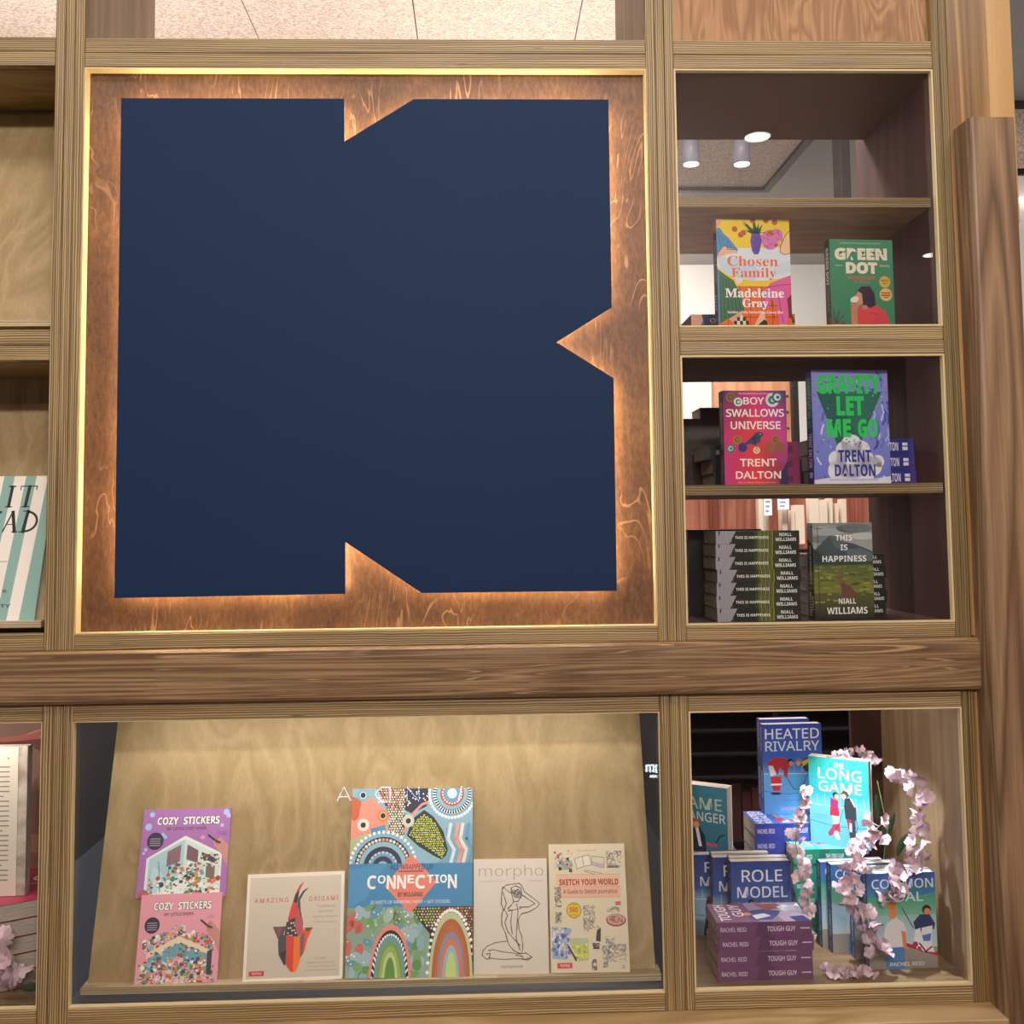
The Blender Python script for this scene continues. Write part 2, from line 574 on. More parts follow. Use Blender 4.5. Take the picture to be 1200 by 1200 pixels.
# ------------------------------------------------------------------ flat print drawn as coloured faces
class Cv:
    """canvas on a rectangle; u,v in percent (v down); fn(u_m, v_m, lift) -> 3D in the mesh's frame"""
    STEP = 1.1e-5

    def __init__(s, mb, w, h, fn):
        s.mb = mb; s.w = w; s.h = h; s.fn = fn; s.k = 1

    def _emit(s, pts, col):
        s.mb.poly([s.fn(p[0] / 100 * s.w, p[1] / 100 * s.h, s.k * s.STEP) for p in pts], col)

    def _clip(s, pts):
        if all(0 <= p[0] <= 100 and 0 <= p[1] <= 100 for p in pts): return pts
        for ax, lim, sg in ((0, 0, 1), (0, 100, -1), (1, 0, 1), (1, 100, -1)):
            out = []
            for i in range(len(pts)):
                a, b = pts[i - 1], pts[i]
                ia = (a[ax] - lim) * sg >= 0
                ib = (b[ax] - lim) * sg >= 0
                if ia != ib:
                    t = (lim - a[ax]) / (b[ax] - a[ax])
                    out.append((a[0] + (b[0] - a[0]) * t, a[1] + (b[1] - a[1]) * t))
                if ib: out.append(b)
            pts = out
            if not pts: return []
        return pts

    def cvx(s, pts, col):
        p = s._clip([(a[0], a[1]) for a in pts])
        if len(p) > 2: s._emit(p, col)

    def nx(s, n=1): s.k += n

    def R(s, x0, y0, x1, y1, col, col2=None):
        p = [(x0, y0), (x1, y0), (x1, y1), (x0, y1)]
        if col2:
            p = [(min(100, max(0, a)), min(100, max(0, b))) for a, b in p]
            s._emit(p, (lin(col), lin(col), lin(col2), lin(col2)))
        else: s.cvx(p, col)
        s.k += 1

    def P(s, pts, col, inc=1):
        for t in tessellate_polygon([[Vector((p[0], p[1], 0)) for p in pts]]):
            s.cvx([pts[i] for i in t], col)
        s.k += inc

    def E(s, cx, cy_, rx, ry=None, col='#fff', n=14, inc=1, rot=0):
        if ry is None: ry = rx * s.w / s.h
        cs, sn = math.cos(rot), math.sin(rot)
        asp = s.w / s.h
        pts = []
        for i in range(n):
            a = 2 * PI * i / n
            ex, ey = rx * math.cos(a), ry * math.sin(a) / asp
            pts.append((cx + ex * cs - ey * sn, cy_ + (ex * sn + ey * cs) * asp))
        s.cvx(pts, col)
        s.k += inc

    def ring(s, cx, cy_, r0, r1, col, a0=0, a1=360, n=24, inc=1, sq=1.0):
        asp = s.w / s.h
        for i in range(n):
            t0 = math.radians(a0 + (a1 - a0) * i / n); t1 = math.radians(a0 + (a1 - a0) * (i + 1) / n)
            f = lambda r, t: (cx + r * math.cos(t), cy_ - r * math.sin(t) * asp * sq)
            s.cvx([f(r0, t0), f(r1, t0), f(r1, t1), f(r0, t1)], col)
        s.k += inc

    def L(s, pts, wd_, col, inc=1):
        asp = s.w / s.h
        for i in range(len(pts) - 1):
            ax, ay = pts[i][0], pts[i][1] / asp
            bx, by = pts[i + 1][0], pts[i + 1][1] / asp
            dx, dy = bx - ax, by - ay
            l = math.hypot(dx, dy) or 1
            nx_, ny = -dy / l * wd_ / 2, dx / l * wd_ / 2
            ex, ey = dx / l * wd_ * .3, dy / l * wd_ * .3
            s.cvx([(ax - ex + nx_, (ay - ey + ny) * asp), (bx + ex + nx_, (by + ey + ny) * asp), (bx + ex - nx_, (by + ey - ny) * asp), (ax - ex - nx_, (ay - ey - ny) * asp)], col)
        s.k += inc

    def T(s, st, x0, y0, x1, y1, col, style='s', off=0.0, space=1.0, rot=0, inc=1):
        vs, fs, asp = glyphs(st, style, off, space)
        pp = []
        for (a, b) in vs:
            if rot == 90:      # reads upward
                pp.append((x1 - (x1 - x0) * (1 - b) if False else x0 + (x1 - x0) * (1 - b), y1 - (y1 - y0) * a))
            elif rot == -90:   # reads downward
                pp.append((x0 + (x1 - x0) * b, y0 + (y1 - y0) * a))
            else:
                pp.append((x0 + (x1 - x0) * a, y1 - (y1 - y0) * b))
        for f in fs: s.cvx([pp[i] for i in f], col)
        s.k += inc


# ------------------------------------------------------------------ books
def book_meshes(w, h, t, base, front=None, spine=None, back=None, page=None, seed=0):
    """frame: origin bottom centre, front faces -Y, spine on -X, top +Z"""
    ct = .0011
    c = MB()
    hw, ht = w / 2, t / 2
    c.box((-hw, -ht, 0), (hw, -ht + ct, h), 0, base)
    c.box((-hw, ht - ct, 0), (hw, ht, h), 0, back or base)
    c.box((-hw, -ht + ct, 0), (-hw + ct, ht - ct, h), 0, base)
    if front:
        cv = Cv(c, w, h, lambda u, v, k: (-hw + u, -ht - k - 2e-5, h - v))
        front(cv)
    if spine:
        cv = Cv(c, h, t, lambda u, v, k: (-hw - k - 2e-5, -ht + v, h - u))
        spine(cv)
    me = c.mesh('cover', M['print'], fix=False)
    p = MB()
    p.box((-hw + ct, -ht + ct + 1e-5, .0012), (hw - .0012, ht - ct - 1e-5, h - .0012))
    pm = p.mesh('pages', M['page'])
    return me, pm


def book(label, meshes, mat, group=None, name='book', cat='book'):
    o = empty(name, (0, 0, 0), label, cat, group)
    o.matrix_world = mat
    for nm, me in zip(('cover', 'pages'), meshes):
        ch = bpy.data.objects.new(nm, me)
        COL.objects.link(ch)
        ch.parent = o
    return o


def stand(x, y, z, yaw=0.0, lean=0.0):
    return Matrix.Translation((x, y, z)) @ Matrix.Rotation(math.radians(yaw), 4, 'Z') @ Matrix.Rotation(math.radians(-lean), 4, 'X')


LIE = Matrix(((0, 0, -1, 0), (1, 0, 0, 0), (0, -1, 0, 0), (0, 0, 0, 1)))


def lie(x, y, z, w, h, t, yaw=0.0):
    """book flat, front cover up, spine towards the viewer; (x,y) centre of the spine edge, z underside"""
    base = Matrix.Translation((x, y, z)) @ Matrix.Rotation(math.radians(yaw), 4, 'Z')
    return base @ Matrix.Translation((h / 2, w / 2, t / 2)) @ LIE


def size_at(x0, y0, x1, Y, zb):
    """width from the pixel columns x0..x1 and height from pixel row y0 down to support height zb, on plane Y"""
    a = at(x0, y0, Y); b = at(x1, y0, Y)
    return b.x - a.x, a.z - zb


# ------------------------------------------------------------------ the shopfront frame
XA, XB, XC, XD, XE, XG = -.8775, -.8167, .3592, .4187, .9757, .9819
Z1, Z2, Z3, Z4, Z5, Z6, Z7 = 2.5314, 2.4681, 1.2956, 1.2644, 1.1581, .5706, .5359
DEEP = .45
ntrim = [0]


def post(x0, x1, z0, z1, n=3, mat='ply_v', d=.0205, y0=0.0, g=.0004):
    ntrim[0] += 1
    t = empty('trim_%d' % ntrim[0], (x0, 0, z0), kind='structure')
    w = (x1 - x0) / n
    for i in range(n):
        b = MB().box((x0 + i * w + g, y0 + (.0006 if i % 2 else 0), z0), (x0 + (i + 1) * w - g, y0 + d, z1), .0012)
        o = b.build('board', M[mat], t)
        o.location = (-x0, 0, -z0)
    return t


def rail(x0, x1, z0, z1, n=2, mat='ply_h', d=.0205, y0=0.0, g=.0005):
    ntrim[0] += 1
    t = empty('trim_%d' % ntrim[0], (x0, 0, z0), kind='structure')
    w = (z1 - z0) / n
    for i in range(n):
        b = MB().box((x0, y0 + (.0012 if i % 2 else 0), z0 + i * w + g), (x1, y0 + d, z0 + (i + 1) * w - g), .0012)
        o = b.build('board', M[mat], t)
        o.location = (-x0, 0, -z0)
    return t


TOPZ = 3.0
# uprights
post(XA, XB, Z4, TOPZ)
post(XC, XD, Z4, TOPZ)
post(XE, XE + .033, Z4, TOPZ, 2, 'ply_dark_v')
post(XA + .001, XB + .001, Z7 - .1, Z5)
post(XC + .001, XD + .001, Z7, Z5)
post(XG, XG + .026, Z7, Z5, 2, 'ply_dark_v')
# horizontals
LEFTX = -1.9
rail(LEFTX, XA, Z2 + .003, Z1 + .002)
rail(XB, XC, Z2, Z1)
rail(XD, XE, Z2, Z1)
zm0, zm1 = at(940, 415.5).z, at(940, 382.5).z
rail(XD, XE, zm0, zm1)
rail(XB, XC, Z4, Z3, 1)
rail(XD, XE, Z4, Z3, 1)
zl0, zl1 = at(20, 423).z, at(20, 386).z
rail(LEFTX, XA, zl0, zl1)
rail(LEFTX, XA, Z4, at(20, 742.5).z, 1)
ZW = at(300, 842.3).z
rail(LEFTX, XA, at(20, 846.5).z, Z5, 1)
rail(XB, XC, ZW, Z5, 1)
rail(XD, XG, ZW, Z5, 1)
rail(LEFTX, XA, Z7 - .01, Z6 - .001, 1)
rail(XB, XC, Z7, Z6, 1)
rail(XD, XG, Z7, Z6, 1)

# the wide horizontal beam, slightly proud, with eased edges
ntrim[0] += 1
bm = MB()
prof = [(.0, Z5), (-.010, Z5 + .001), (-.016, Z5 + .008), (-.017, Z5 + .02), (-.017, Z4 - .02), (-.016, Z4 - .006), (-.010, Z4 - .001), (.0, Z4), (.0205, Z4), (.0205, Z5)]
bm.prism(prof, LEFTX, 1.018, lambda u, v, d: (d, u, v))
o = bm.build('trim_%d' % ntrim[0], M['beam']); o['kind'] = 'structure'

# ledge at the foot
ntrim[0] += 1
o = MB().box((LEFTX, -.07, Z7 - .03), (1.018, .06, Z7), .002).build('trim_%d' % ntrim[0], M['ledge']); o['kind'] = 'structure'
ntrim[0] += 1
o = MB().box((LEFTX, -.05, 0), (1.018, .06, Z7 - .03)).build('trim_%d' % ntrim[0], M['ledge']); o['kind'] = 'structure'

# right-hand hardwood post: proud lower block, recessed lining above
zb = at(1131, 137, -.07).z
xb = at(1189.5, 140, -.07).x
ntrim[0] += 1
pb = MB()
c_ = .009
PX0 = 1.016
sect = [(PX0, .3), (PX0, -.07 + c_), (PX0 + .002, -.07 + c_ * .35), (PX0 + c_ * .5, -.07 + .001), (PX0 + c_, -.07), (xb - .006, -.07), (xb - .0015, -.0685), (xb, -.064), (xb, .3)]
pb.prism(sect, 0.0, zb, lambda u, v, d: (u, v, d))
o = pb.build('trim_%d' % ntrim[0], M['post']); o['kind'] = 'structure'
o['label'] = 'hardwood end post with cathedral grain, standing proud at the right'
ntrim[0] += 1
xm = at(1157, 60).x
xr = at(1186.5, 60).x
o = MB().box((XE + .033, .0, Z4 + .002), (xm, .0205, TOPZ), .001).build('trim_%d' % ntrim[0], M['post_back']); o['kind'] = 'structure'
ntrim[0] += 1
o = MB().box((xm, .001, zb - .2), (xr, .3, TOPZ), .001).build('trim_%d' % ntrim[0], M['tan']); o['kind'] = 'structure'
ntrim[0] += 1
o = MB().box((XG + .026, .003, Z7), (PX0 + .002, .0205, Z5), .001).build('trim_%d' % ntrim[0], M['post_back']); o['kind'] = 'structure'

# stained panel above the right bookcase, transom linings
ntrim[0] += 1
o = MB().box((XD, .02, Z1), (XE, .035, TOPZ)).build('trim_%d' % ntrim[0], M['orange_ply']); o['kind'] = 'structure'
for (a, b, mt) in ((XB - .02, XB + .0, 'transom_l'), (XC, XC + .02, 'transom_l')):
    ntrim[0] += 1
    o = MB().box((a, .0212, Z1 - .02), (b, DEEP, TOPZ)).build('trim_%d' % ntrim[0], M[mt]); o['kind'] = 'structure'
ntrim[0] += 1
o = MB().box((LEFTX, .0, TOPZ), (xr, .45, 3.42)).build('trim_%d' % ntrim[0], M['transom_l']); o['kind'] = 'structure'

# ------------------------------------------------------------------ windows
nwin = [0]


def window(x0, x1, z0, z1, y=.014, bead=.0035):
    nwin[0] += 1
    t = empty('window_%d' % nwin[0], ((x0 + x1) / 2, y, z0), kind='structure')
    L = Vector(t.location)
    o = MB().box((x0, y, z0), (x1, y + .006, z1)).build('pane', M['glass'], t)
    o.location = -L
    if bead:
        for (a, b) in (((x0, .0008, z0), (x1, y, z0 + bead)), ((x0, .0008, z1 - bead), (x1, y, z1)), ((x0, .0008, z0 + bead), (x0 + bead, y, z1 - bead)), ((x1 - bead, .0008, z0 + bead), (x1, y, z1 - bead))):
            o = MB().box(a, b).build('bead', M['bead'], t)
            o.location = -L
    return t


window(XD, XE, zm1, Z2)
window(XD, XE, Z3, zm0)
window(XB, XC, Z6, ZW, bead=.0016)
window(XD, XG, Z6, ZW)
window(LEFTX, XA, Z6, at(20, 846.5).z, bead=.0016)

# ------------------------------------------------------------------ bookcases and bays
WX1 = XE + .001
bc = empty('bookcase', (.7, .06, Z3), 'tall red-brown glazed bookcase right of the illuminated sign', 'bookcase')


def part(mb, name, mat, par, label=None):
    o = mb.build(name, M[mat], par)
    o.matrix_parent_inverse = par.matrix_basis.inverted()
    if label: o['label'] = label
    return o


part(MB().box((XE, .0212, Z3 - .02), (XE + .018, DEEP, Z2 + .03)), 'side_panel', 'cabinet', bc)
part(MB().box((XD - .018, .0212, Z3 - .02), (XD, DEEP, Z2 + .03)), 'side_panel', 'cabinet', bc)
part(MB().box((XD, .0212, Z2), (XE, .40, Z2 + .03)), 'top_panel', 'soffit', bc)
part(MB().box((XD, .0212, zm0), (XE, .40, zm1 - .0005)), 'shelf', 'cabinet', bc)
part(MB().box((XD, .0212, Z3 - .02), (XE, DEEP, Z3 - .0005)), 'base_panel', 'cabinet', bc)
zs = at(940, 232.5, .03).z, at(940, 243.5, .03).z
part(MB().box((XD + .001, .028, zs[1]), (XE - .004, .40, zs[0]), .001), 'shelf', 'ply_board', bc, 'pale plywood shelf')
zt = at(940, 567.5, .026).z, at(940, 579, .026).z
part(MB().box((XD + .001, .024, zt[1]), (XE - .004, .40, zt[0]), .001), 'shelf', 'ply_board', bc, 'pale plywood shelf')
part(MB().box((XD + .001, .0225, zt[1]), (XE - .004, .024, zt[0])), 'shelf_edge', 'ply_h', bc)
part(MB().box((XD + .001, .0265, zs[1]), (XE - .004, .028, zs[0])), 'shelf_edge', 'ply_h', bc)

dc = empty('display_cabinet', (.7, .06, Z6), 'small oak-lined corner display case under the beam at right', 'cabinet')
part(MB().box((XG, .0212, Z6 - .02), (XG + .018, DEEP, 1.24)), 'side_panel', 'oak', dc)
part(MB().box((XD - .018, .0212, Z6 - .001), (XD, DEEP, 1.22)), 'side_panel', 'oak', dc)
part(MB().box((XD, .0205, Z6 - .02), (XG, DEEP, Z6 - .001)), 'base_panel', 'bay_floor', dc)
part(MB().box((XD, .0212, 1.22), (XG, DEEP, 1.24)), 'top_panel', 'oak', dc)
part(MB().box((XG - .075, DEEP - .015, Z6), (XG, DEEP, 1.22)), 'back_stile', 'cabinet', dc, 'dark red-brown stile')
sl = empty('spotlight', (.72, .06, 1.20), 'small black spotlight tucked under the beam inside the corner display case', 'spotlight')
MB().cyl((0, 0.012, .02), (0, .012, -.02), .016).build('lamp_head', M['black'], sl)
MB().cyl((0, 0.012, -.021), (0, .012, -.0225), .013).build('lens', M['lamp_soft'], sl)

lb = empty('bookcase', (-1.38, .06, Z4), 'birch plywood bookcase left of the illuminated sign, upper bays', 'bookcase')
part(MB().box((LEFTX, .24, Z4), (XA + .02, .255, Z1)), 'back_panel', 'ply_face', lb)
part(MB().box((XA, .0212, Z4), (XA + .018, .24, Z1)), 'side_panel', 'ply_face', lb)
part(MB().box((LEFTX, .0212, Z2 + .003), (XA, .24, Z1)), 'top_panel', 'ply_board', lb)
part(MB().box((LEFTX, .0212, zl0), (XA, .24, zl1)), 'shelf', 'ply_board', lb)
part(MB().box((LEFTX, .0212, Z4), (XA, .24, Z4 + .02)), 'base_panel', 'ply_board', lb)

ll = empty('display_cabinet', (-1.38, .06, Z6), 'glazed display case at the lower left corner with pink silk flowers', 'cabinet')
part(MB().box((LEFTX, .0205, Z6 - .02), (XA, DEEP, Z6 - .001)), 'base_panel', 'bay_floor', ll)
part(MB().box((LEFTX, DEEP, Z6 - .02), (XA, DEEP + .015, 1.24)), 'back_panel', 'redwood', ll)
part(MB().box((LEFTX, .0212, 1.2), (XA, DEEP, 1.24)), 'top_panel', 'oak', ll)
mw = empty('display_cabinet', (-.2, .06, Z6), 'wide open-backed window case that holds the slanted book stand', 'cabinet')
part(MB().box((XB - .018, .0205, Z6 - .02), (XC + .018, DEEP, Z6 - .004)), 'base_panel', 'slate', mw)
for a, b in ((XB - .030, XB - .012), (XC + .012, XC + .030)):
    part(MB().box((a, .0212, Z6 - .003), (b, DEEP, .835)), 'lower_lining', 'slate', mw)
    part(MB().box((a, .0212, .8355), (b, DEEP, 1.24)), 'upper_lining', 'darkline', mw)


# ------------------------------------------------------------------ slanted book stands
def easel(x0, x1, bx0, bx1, zl, yl0, yl1, zt, yt, label, th=.012):
    """ledge at zl (top) between yl0..yl1; board leans from yl1 back to (zt, yt)"""
    t = empty('book_stand', ((x0 + x1) / 2, (yl0 + yl1) / 2, zl), label, 'stand')
    part(MB().box((x0, yl0, zl - .0145), (x1, yl1 + .02, zl), .0008), 'ledge', 'ledgewood', t)
    d = Vector((0, yt - yl1, zt - zl)).normalized()
    n = Vector((0, d.z, -d.y)) * th
    b = MB()
    p0 = Vector((0, yl1, zl + .0002)); p1 = Vector((0, yt, zt))
    pr = [p0, p1, p1 + n, p0 + n]
    b.prism([(p.y, p.z) for p in pr], bx0, bx1, lambda u, v, k: (k, u, v))
    part(b, 'board', 'ply_face', t)
    return t, p0, d


YL = .045
zled = at(430, 1149.3, .022).z
EZT, EYT = at(440, 836, .2).z + .03, .205
est, EP0, EDIR = easel(at(94, 1160, .022).x, at(775, 1140, .022).x, at(103, 1157, YL).x, at(768, 1137, YL).x, zled, .022, YL, EZT, EYT, 'wide slanted birch book stand behind the long lower window')
easel(LEFTX, XA - .004, LEFTX, XA - .006, at(30, 374.5, .07).z, .07, .095, Z2 - .01, .225, 'empty slanted plywood stand in the top left bay')
est2, LP0, LDIR = easel(LEFTX, at(48, 727, .05).x, LEFTX, at(52, 727, .08).x, at(30, 727.5, .05).z, .05, .08, zl0 - .06, .22, 'slanted plywood stand holding the striped book in the left bay')
EN = Vector((0, -EDIR.z, EDIR.y))      # out of the board, towards the viewer
LN = Vector((0, -LDIR.z, LDIR.y))


def on_board(px, py, p0, n, lift=0.0):
    d = ray(px, py)
    q = p0 + n * lift
    t = (q - CAM).dot(n) / d.dot(n)
    return CAM + d * t


def lean_book(label, px, art, base, t=.012, p0=None, dr=None, nn=None, yled=None, lift=0.0, name='book', cat='book', group=None, page=None, yaw_fix=None):
    """px: bottom-left, bottom-right, top-left pixel corners on the board plane"""
    p0 = p0 or EP0; dr = dr or EDIR; nn = nn or EN
    bl, br, tl = [on_board(a, b, p0, nn, lift + t) for a, b in px]
    w = (br - bl).length
    h = (tl - bl).length
    xa = (br - bl).normalized()
    za = nn.cross(xa).normalized() * -1
    ya = -nn
    za = xa.cross(ya)
    if za.z < 0: za = -za
    c0 = (bl + br) / 2 - nn * (t / 2)
    mt = Matrix((xa, ya, za)).transposed().to_4x4()
    mt.translation = c0
    return book(label, book_meshes(w, h, t, base, art), mt, group, name, cat)


# ------------------------------------------------------------------ the illuminated sign
XP, YP = .5, .026
bp = empty('backing_panel', ((XB + XC) / 2, YP, Z3), 'square red-brown stained plywood panel with wavy grain behind the navy sign', 'panel')
part(MB().box((XB, YP, Z3 - .003), (XC, YP + .018, Z2 + .003)), 'panel', 'stain', bp)
for a, b in (((XB, .001, Z3), (XC, YP, Z3 + .0025)), ((XB, .001, Z2 - .0025), (XC, YP, Z2)), ((XB, .001, Z3 + .0025), (XB + .0025, YP, Z2 - .0025)), ((XC - .0025, .001, Z3 + .0025), (XC, YP, Z2 - .0025))):
    part(MB().box(a, b), 'lipping', 'bead', bp)
NP = [(142, 115), (403, 115.5), (403.5, 166), (485, 116), (713, 116.5), (717, 360), (652, 401), (719, 443), (723, 692.5), (494, 695), (404.5, 635), (404.5, 696), (134, 701)]
YF = .001
npw = [(at(a, b, YF).x, at(a, b, YF).z) for a, b in NP]
sg = empty('wall_sign', (npw[11][0], YP, npw[12][1]), 'large navy blue square sign with three triangular notches, lit from behind', 'sign')
part(MB().prism(npw, YF, YF + .004, lambda u, v, d: (u, d, v)), 'face_plate', 'navy', sg)


def inset(pts, d):
    n = len(pts)
    ar = sum(pts[i][0] * pts[(i + 1) % n][1] - pts[(i + 1) % n][0] * pts[i][1] for i in range(n))
    s_ = 1 if ar > 0 else -1
    out = []
    for i in range(n):
        p, a, b = Vector(pts[i]), Vector(pts[i - 1]), Vector(pts[(i + 1) % n])
        e1 = (p - a).normalized(); e2 = (b - p).normalized()
        n1 = Vector((-e1.y, e1.x)) * s_; n2 = Vector((-e2.y, e2.x)) * s_
        k = n1 + n2
        k = k / max(.35, k.length_squared / 2) if k.length > 1e-6 else n1
        out.append(tuple(p + k * d))
    return out


i1 = inset(npw, .012)
i2 = inset(npw, .019)
lm = MB()
for i in range(len(i1)):
    j = (i + 1) % len(i1)
    for (A, B) in ((i1, i1),):
        lm.poly([(A[i][0], YF + .008, A[i][1]), (A[j][0], YF + .008, A[j][1]), (A[j][0], YF + .016, A[j][1]), (A[i][0], YF + .016, A[i][1])])
part(lm, 'led_strip', 'led', sg, 'warm white strip light hidden behind the plate')
bk = MB()
bk.prism(inset(npw, .0135), YF + .0045, YP - .0005, lambda u, v, d: (u, d, v))
part(bk, 'backing_box', 'black', sg)

# ------------------------------------------------------------------ the shop behind
st = lambda o: tag(o, kind='structure')
fl = empty('floor', (0, .5, 0), kind='structure')
tl_me = MB().box((0.003, .003, -.01), (.597, .597, 0), .002).mesh('tile', M['tile'])
for i in range(-5, 5):
    for j in range(10):
        o = bpy.data.objects.new('tile', tl_me)
        COL.objects.link(o); o.parent = fl
        o.location = (i * .6 + .17, j * .6, 0)
sub = MB().box((-3.4, .06, -.03), (4.2, 7, -.009)).build('floor', M['black']); st(sub)
st(MB().box((-9, -26, -.03), (9, -.05, 0)).build('floor', M['mallfloor']))
st(MB().box((-9, -26, 3.42), (9, 0, 3.5)).build('ceiling', M['mallceil']))
# shop ceiling: grey soffit with a dropped chipboard raft in panels
st(MB().box((-3.4, .45, 3.6), (4.2, 7, 3.7)).build('ceiling', M['greyceil']))
rf = empty('ceiling', (0, 2, 3.42), kind='structure')
jx = [-.23 + .62 * k for k in range(-5, 3)] + [1.63]
ob_y = at(850, 217).y if False else 3.57
for a, b in zip(jx[:-1], jx[1:]):
    for ya, yb in ((.46, 2.2), (2.2, ob_y)):
        part(MB().box((a + .002, ya + .002, 3.42), (b - .002, yb - .002, 3.44)), 'ceiling_panel', 'osb', rf)
part(MB().box((1.63, .46, 3.40), (1.67, ob_y + .04, 3.5)), 'edge_trim', 'charcoal', rf)
part(MB().box((-3.4, ob_y, 3.40), (1.63, ob_y + .04, 3.5)), 'edge_trim', 'charcoal', rf)
st(MB().box((-3.4, 6.0, 0), (4.2, 6.1, 3.6)).build('wall_back', M['white']))
st(MB().box((-3.5, .45, 0), (-3.4, 6.1, 3.6)).build('wall_left', M['white']))
ntrim[0] += 1
cx0, cx1 = at(985, 200, 2.4).x, at(997, 200, 2.4).x
st(MB().box((cx0, 2.4, 2.2), (cx1, 2.5, 3.6), .004).build('trim_%d' % ntrim[0], M['charcoal']))
ntrim[0] += 1
st(MB().box((at(875, 222, 5).x, 5, 2.9), (at(883, 222, 5).x, 5.05, 3.6), .004).build('trim_%d' % ntrim[0], M['grey_metal']))
for k, (px, lb_) in enumerate(((810, 'cylindrical grey downlight on the shop ceiling, nearer the navy sign'), (869.5, 'cylindrical grey downlight on the shop ceiling, right of its twin'))):
    p = atz(px, 193, 3.25)
    t = empty('downlight', p, lb_, 'light', None)
    MB().cyl((0, 0, .003), (0, 0, .17), .041, n=24).build('housing', M['grey_metal'], t, True)
    MB().cyl((0, 0, 0), (0, 0, .003), .037, n=24).build('diffuser', M['lamp_soft'], t)

# shop fittings seen through the cases
Yr = 2.6
ws = empty('slat_unit', (at(886, 500, Yr).x, Yr, 0), 'peach slatwall shop unit with peg holes seen behind the pink paperback', 'shop unit')
xa_, xb_ = at(838, 500, Yr).x, at(931, 500, Yr).x
part(MB().box((xa_, Yr, 1.62), (xb_, Yr + .06, 2.25), .003), 'panel', 'peach', ws)
part(MB().box((xa_, Yr + .005, 0), (xb_, Yr + .055, 1.62)), 'lower_panel', 'redwood', ws)
hole = MB().cyl((0, -.002, 0), (0, .0, 0), .007, n=8).mesh('peg_hole', M['charcoal'])
for i in range(5):
    for j in range(6):
        o = bpy.data.objects.new('peg_hole', hole); COL.objects.link(o); o.parent = ws
        o.location = (xb_ - .03 - i * .05 - ws.location.x, 0, 1.72 + j * .075)
px_ = at(930, 500, Yr - .1).x, at(937, 500, Yr - .1).x
t = empty('shop_post', ((px_[0] + px_[1]) / 2, Yr - .08, 0), 'thin black steel upright beside the peach slatwall', 'post')
MB().box((-.014, -.02, .012), (.014, .02, 2.25), .002).build('upright', M['black'], t)
MB().box((-.05, -.05, 0), (.05, .05, .012), .002).build('foot', M['black'], t)
# low red-brown browser shelving with brochures
zz = at(900, 608, Yr - .5).z
Yq = 2.0
x0_, x1_ = at(780, 600, Yq).x, at(1021, 600, Yq).x
rs = empty('shelving', ((x0_ + x1_) / 2, Yq, 0), 'red-brown shelving with cream brochures, glimpsed over the stacked green-spined books', 'shelves')
part(MB().box((x0_, Yq + .2, 0), (x1_, Yq + .22, 1.72)), 'back_panel', 'redwood', rs)
for zz_ in (.35, .75, 1.12, 1.40):
    part(MB().box((x0_, Yq, zz_), (x1_, Yq + .2, zz_ + .02)), 'shelf', 'redwood', rs)
for xx_ in (x0_, (x0_ + x1_) / 2 - .2, x1_ - .02):
    part(MB().box((xx_, Yq + .01, 0), (xx_ + .02, Yq + .2, 1.72)), 'divider', 'redwood', rs)
rr = random.Random(3)
for k, (pa, pb_, yt_) in enumerate(((887, 893, 582), (893, 899, 588), (930, 941, 592), (946, 958, 584), (958, 968, 586), (970, 974, 583), (977, 981, 590), (984, 990, 585), (915, 921, 596), (925, 930, 598))):
    a = at(pa, yt_, Yq + .05); b = at(pb_, yt_, Yq + .05)
    o = MB().box((a.x, Yq + .03, 1.42), (b.x - .002, Yq + .07 + .01 * (k % 3), a.z), .0006, None)
    o = o.build('brochure', M['cream']); tag(o, 'cream brochure among those on the red-brown shelving behind the book stacks', 'brochure', 'cream brochures on the far shelving')
for k, (pa, pb_, yt_, yb_) in enumerate(((895, 905, 583, 604), (911, 925, 580, 597))):
    a = at(pa, yt_, Yq - .02); b = at(pb_, yb_, Yq - .02)
    mb = MB()
    w, h = b.x - a.x, a.z - b.z
    mb.box((0, 0, 0), (w, .002, h), 0, '#eceef6')
    cv = Cv(mb, w, h, lambda u, v, q: (u, -q - 1e-4, h - v))
    for q in range(3):
        cv.R(20, 18 + q * 26, 78 - q * 9, 30 + q * 26, '#8d95b5')
    o = mb.build('price_card', M['print']); o.location = (a.x, Yq - .02, b.z)
    tag(o, ('white price card hanging left above the stacked green-spined books', 'white price card hanging right, above the end of the book stack')[k], 'card')

# black low shelving behind the corner case
Yk = 1.5
x0_, x1_ = at(790, 900, Yk).x, at(1030, 900, Yk).x
bs_ = empty('shelving', ((x0_ + x1_) / 2, Yk, 0), 'low black shop shelving seen behind the hockey paperbacks', 'shelves')
part(MB().box((x0_, Yk + .25, .0), (x1_, Yk + .27, 1.0)), 'back_panel', 'navyback', bs_)
for zz_ in (.12, .40, .62, .70, .78, .86, .94):
    part(MB().box((x0_, Yk, zz_), (x1_, Yk + .25, zz_ + .008)), 'shelf', 'darkline', bs_)
for xx_ in (x0_, x0_ + .35, x1_ - .02):
    part(MB().box((xx_, Yk, 0), (xx_ + .02, Yk + .25, 1.0)), 'divider', 'darkline', bs_)
for i in range(9):
    o = MB().box((x0_ + .03 + i * .035, Yk + .02, .409), (x0_ + .061 + i * .035, Yk + .2, .409 + .16 + .015 * (i % 3)), .001).build('book', plain('dull_red_cloth_%d' % i, ('#5c2a24', '#6b3a2c', '#4e2622')[i % 3], .7))
    tag(o, 'dull red book in the row on the low black shelving', 'book', 'dull red books on the black shelving')

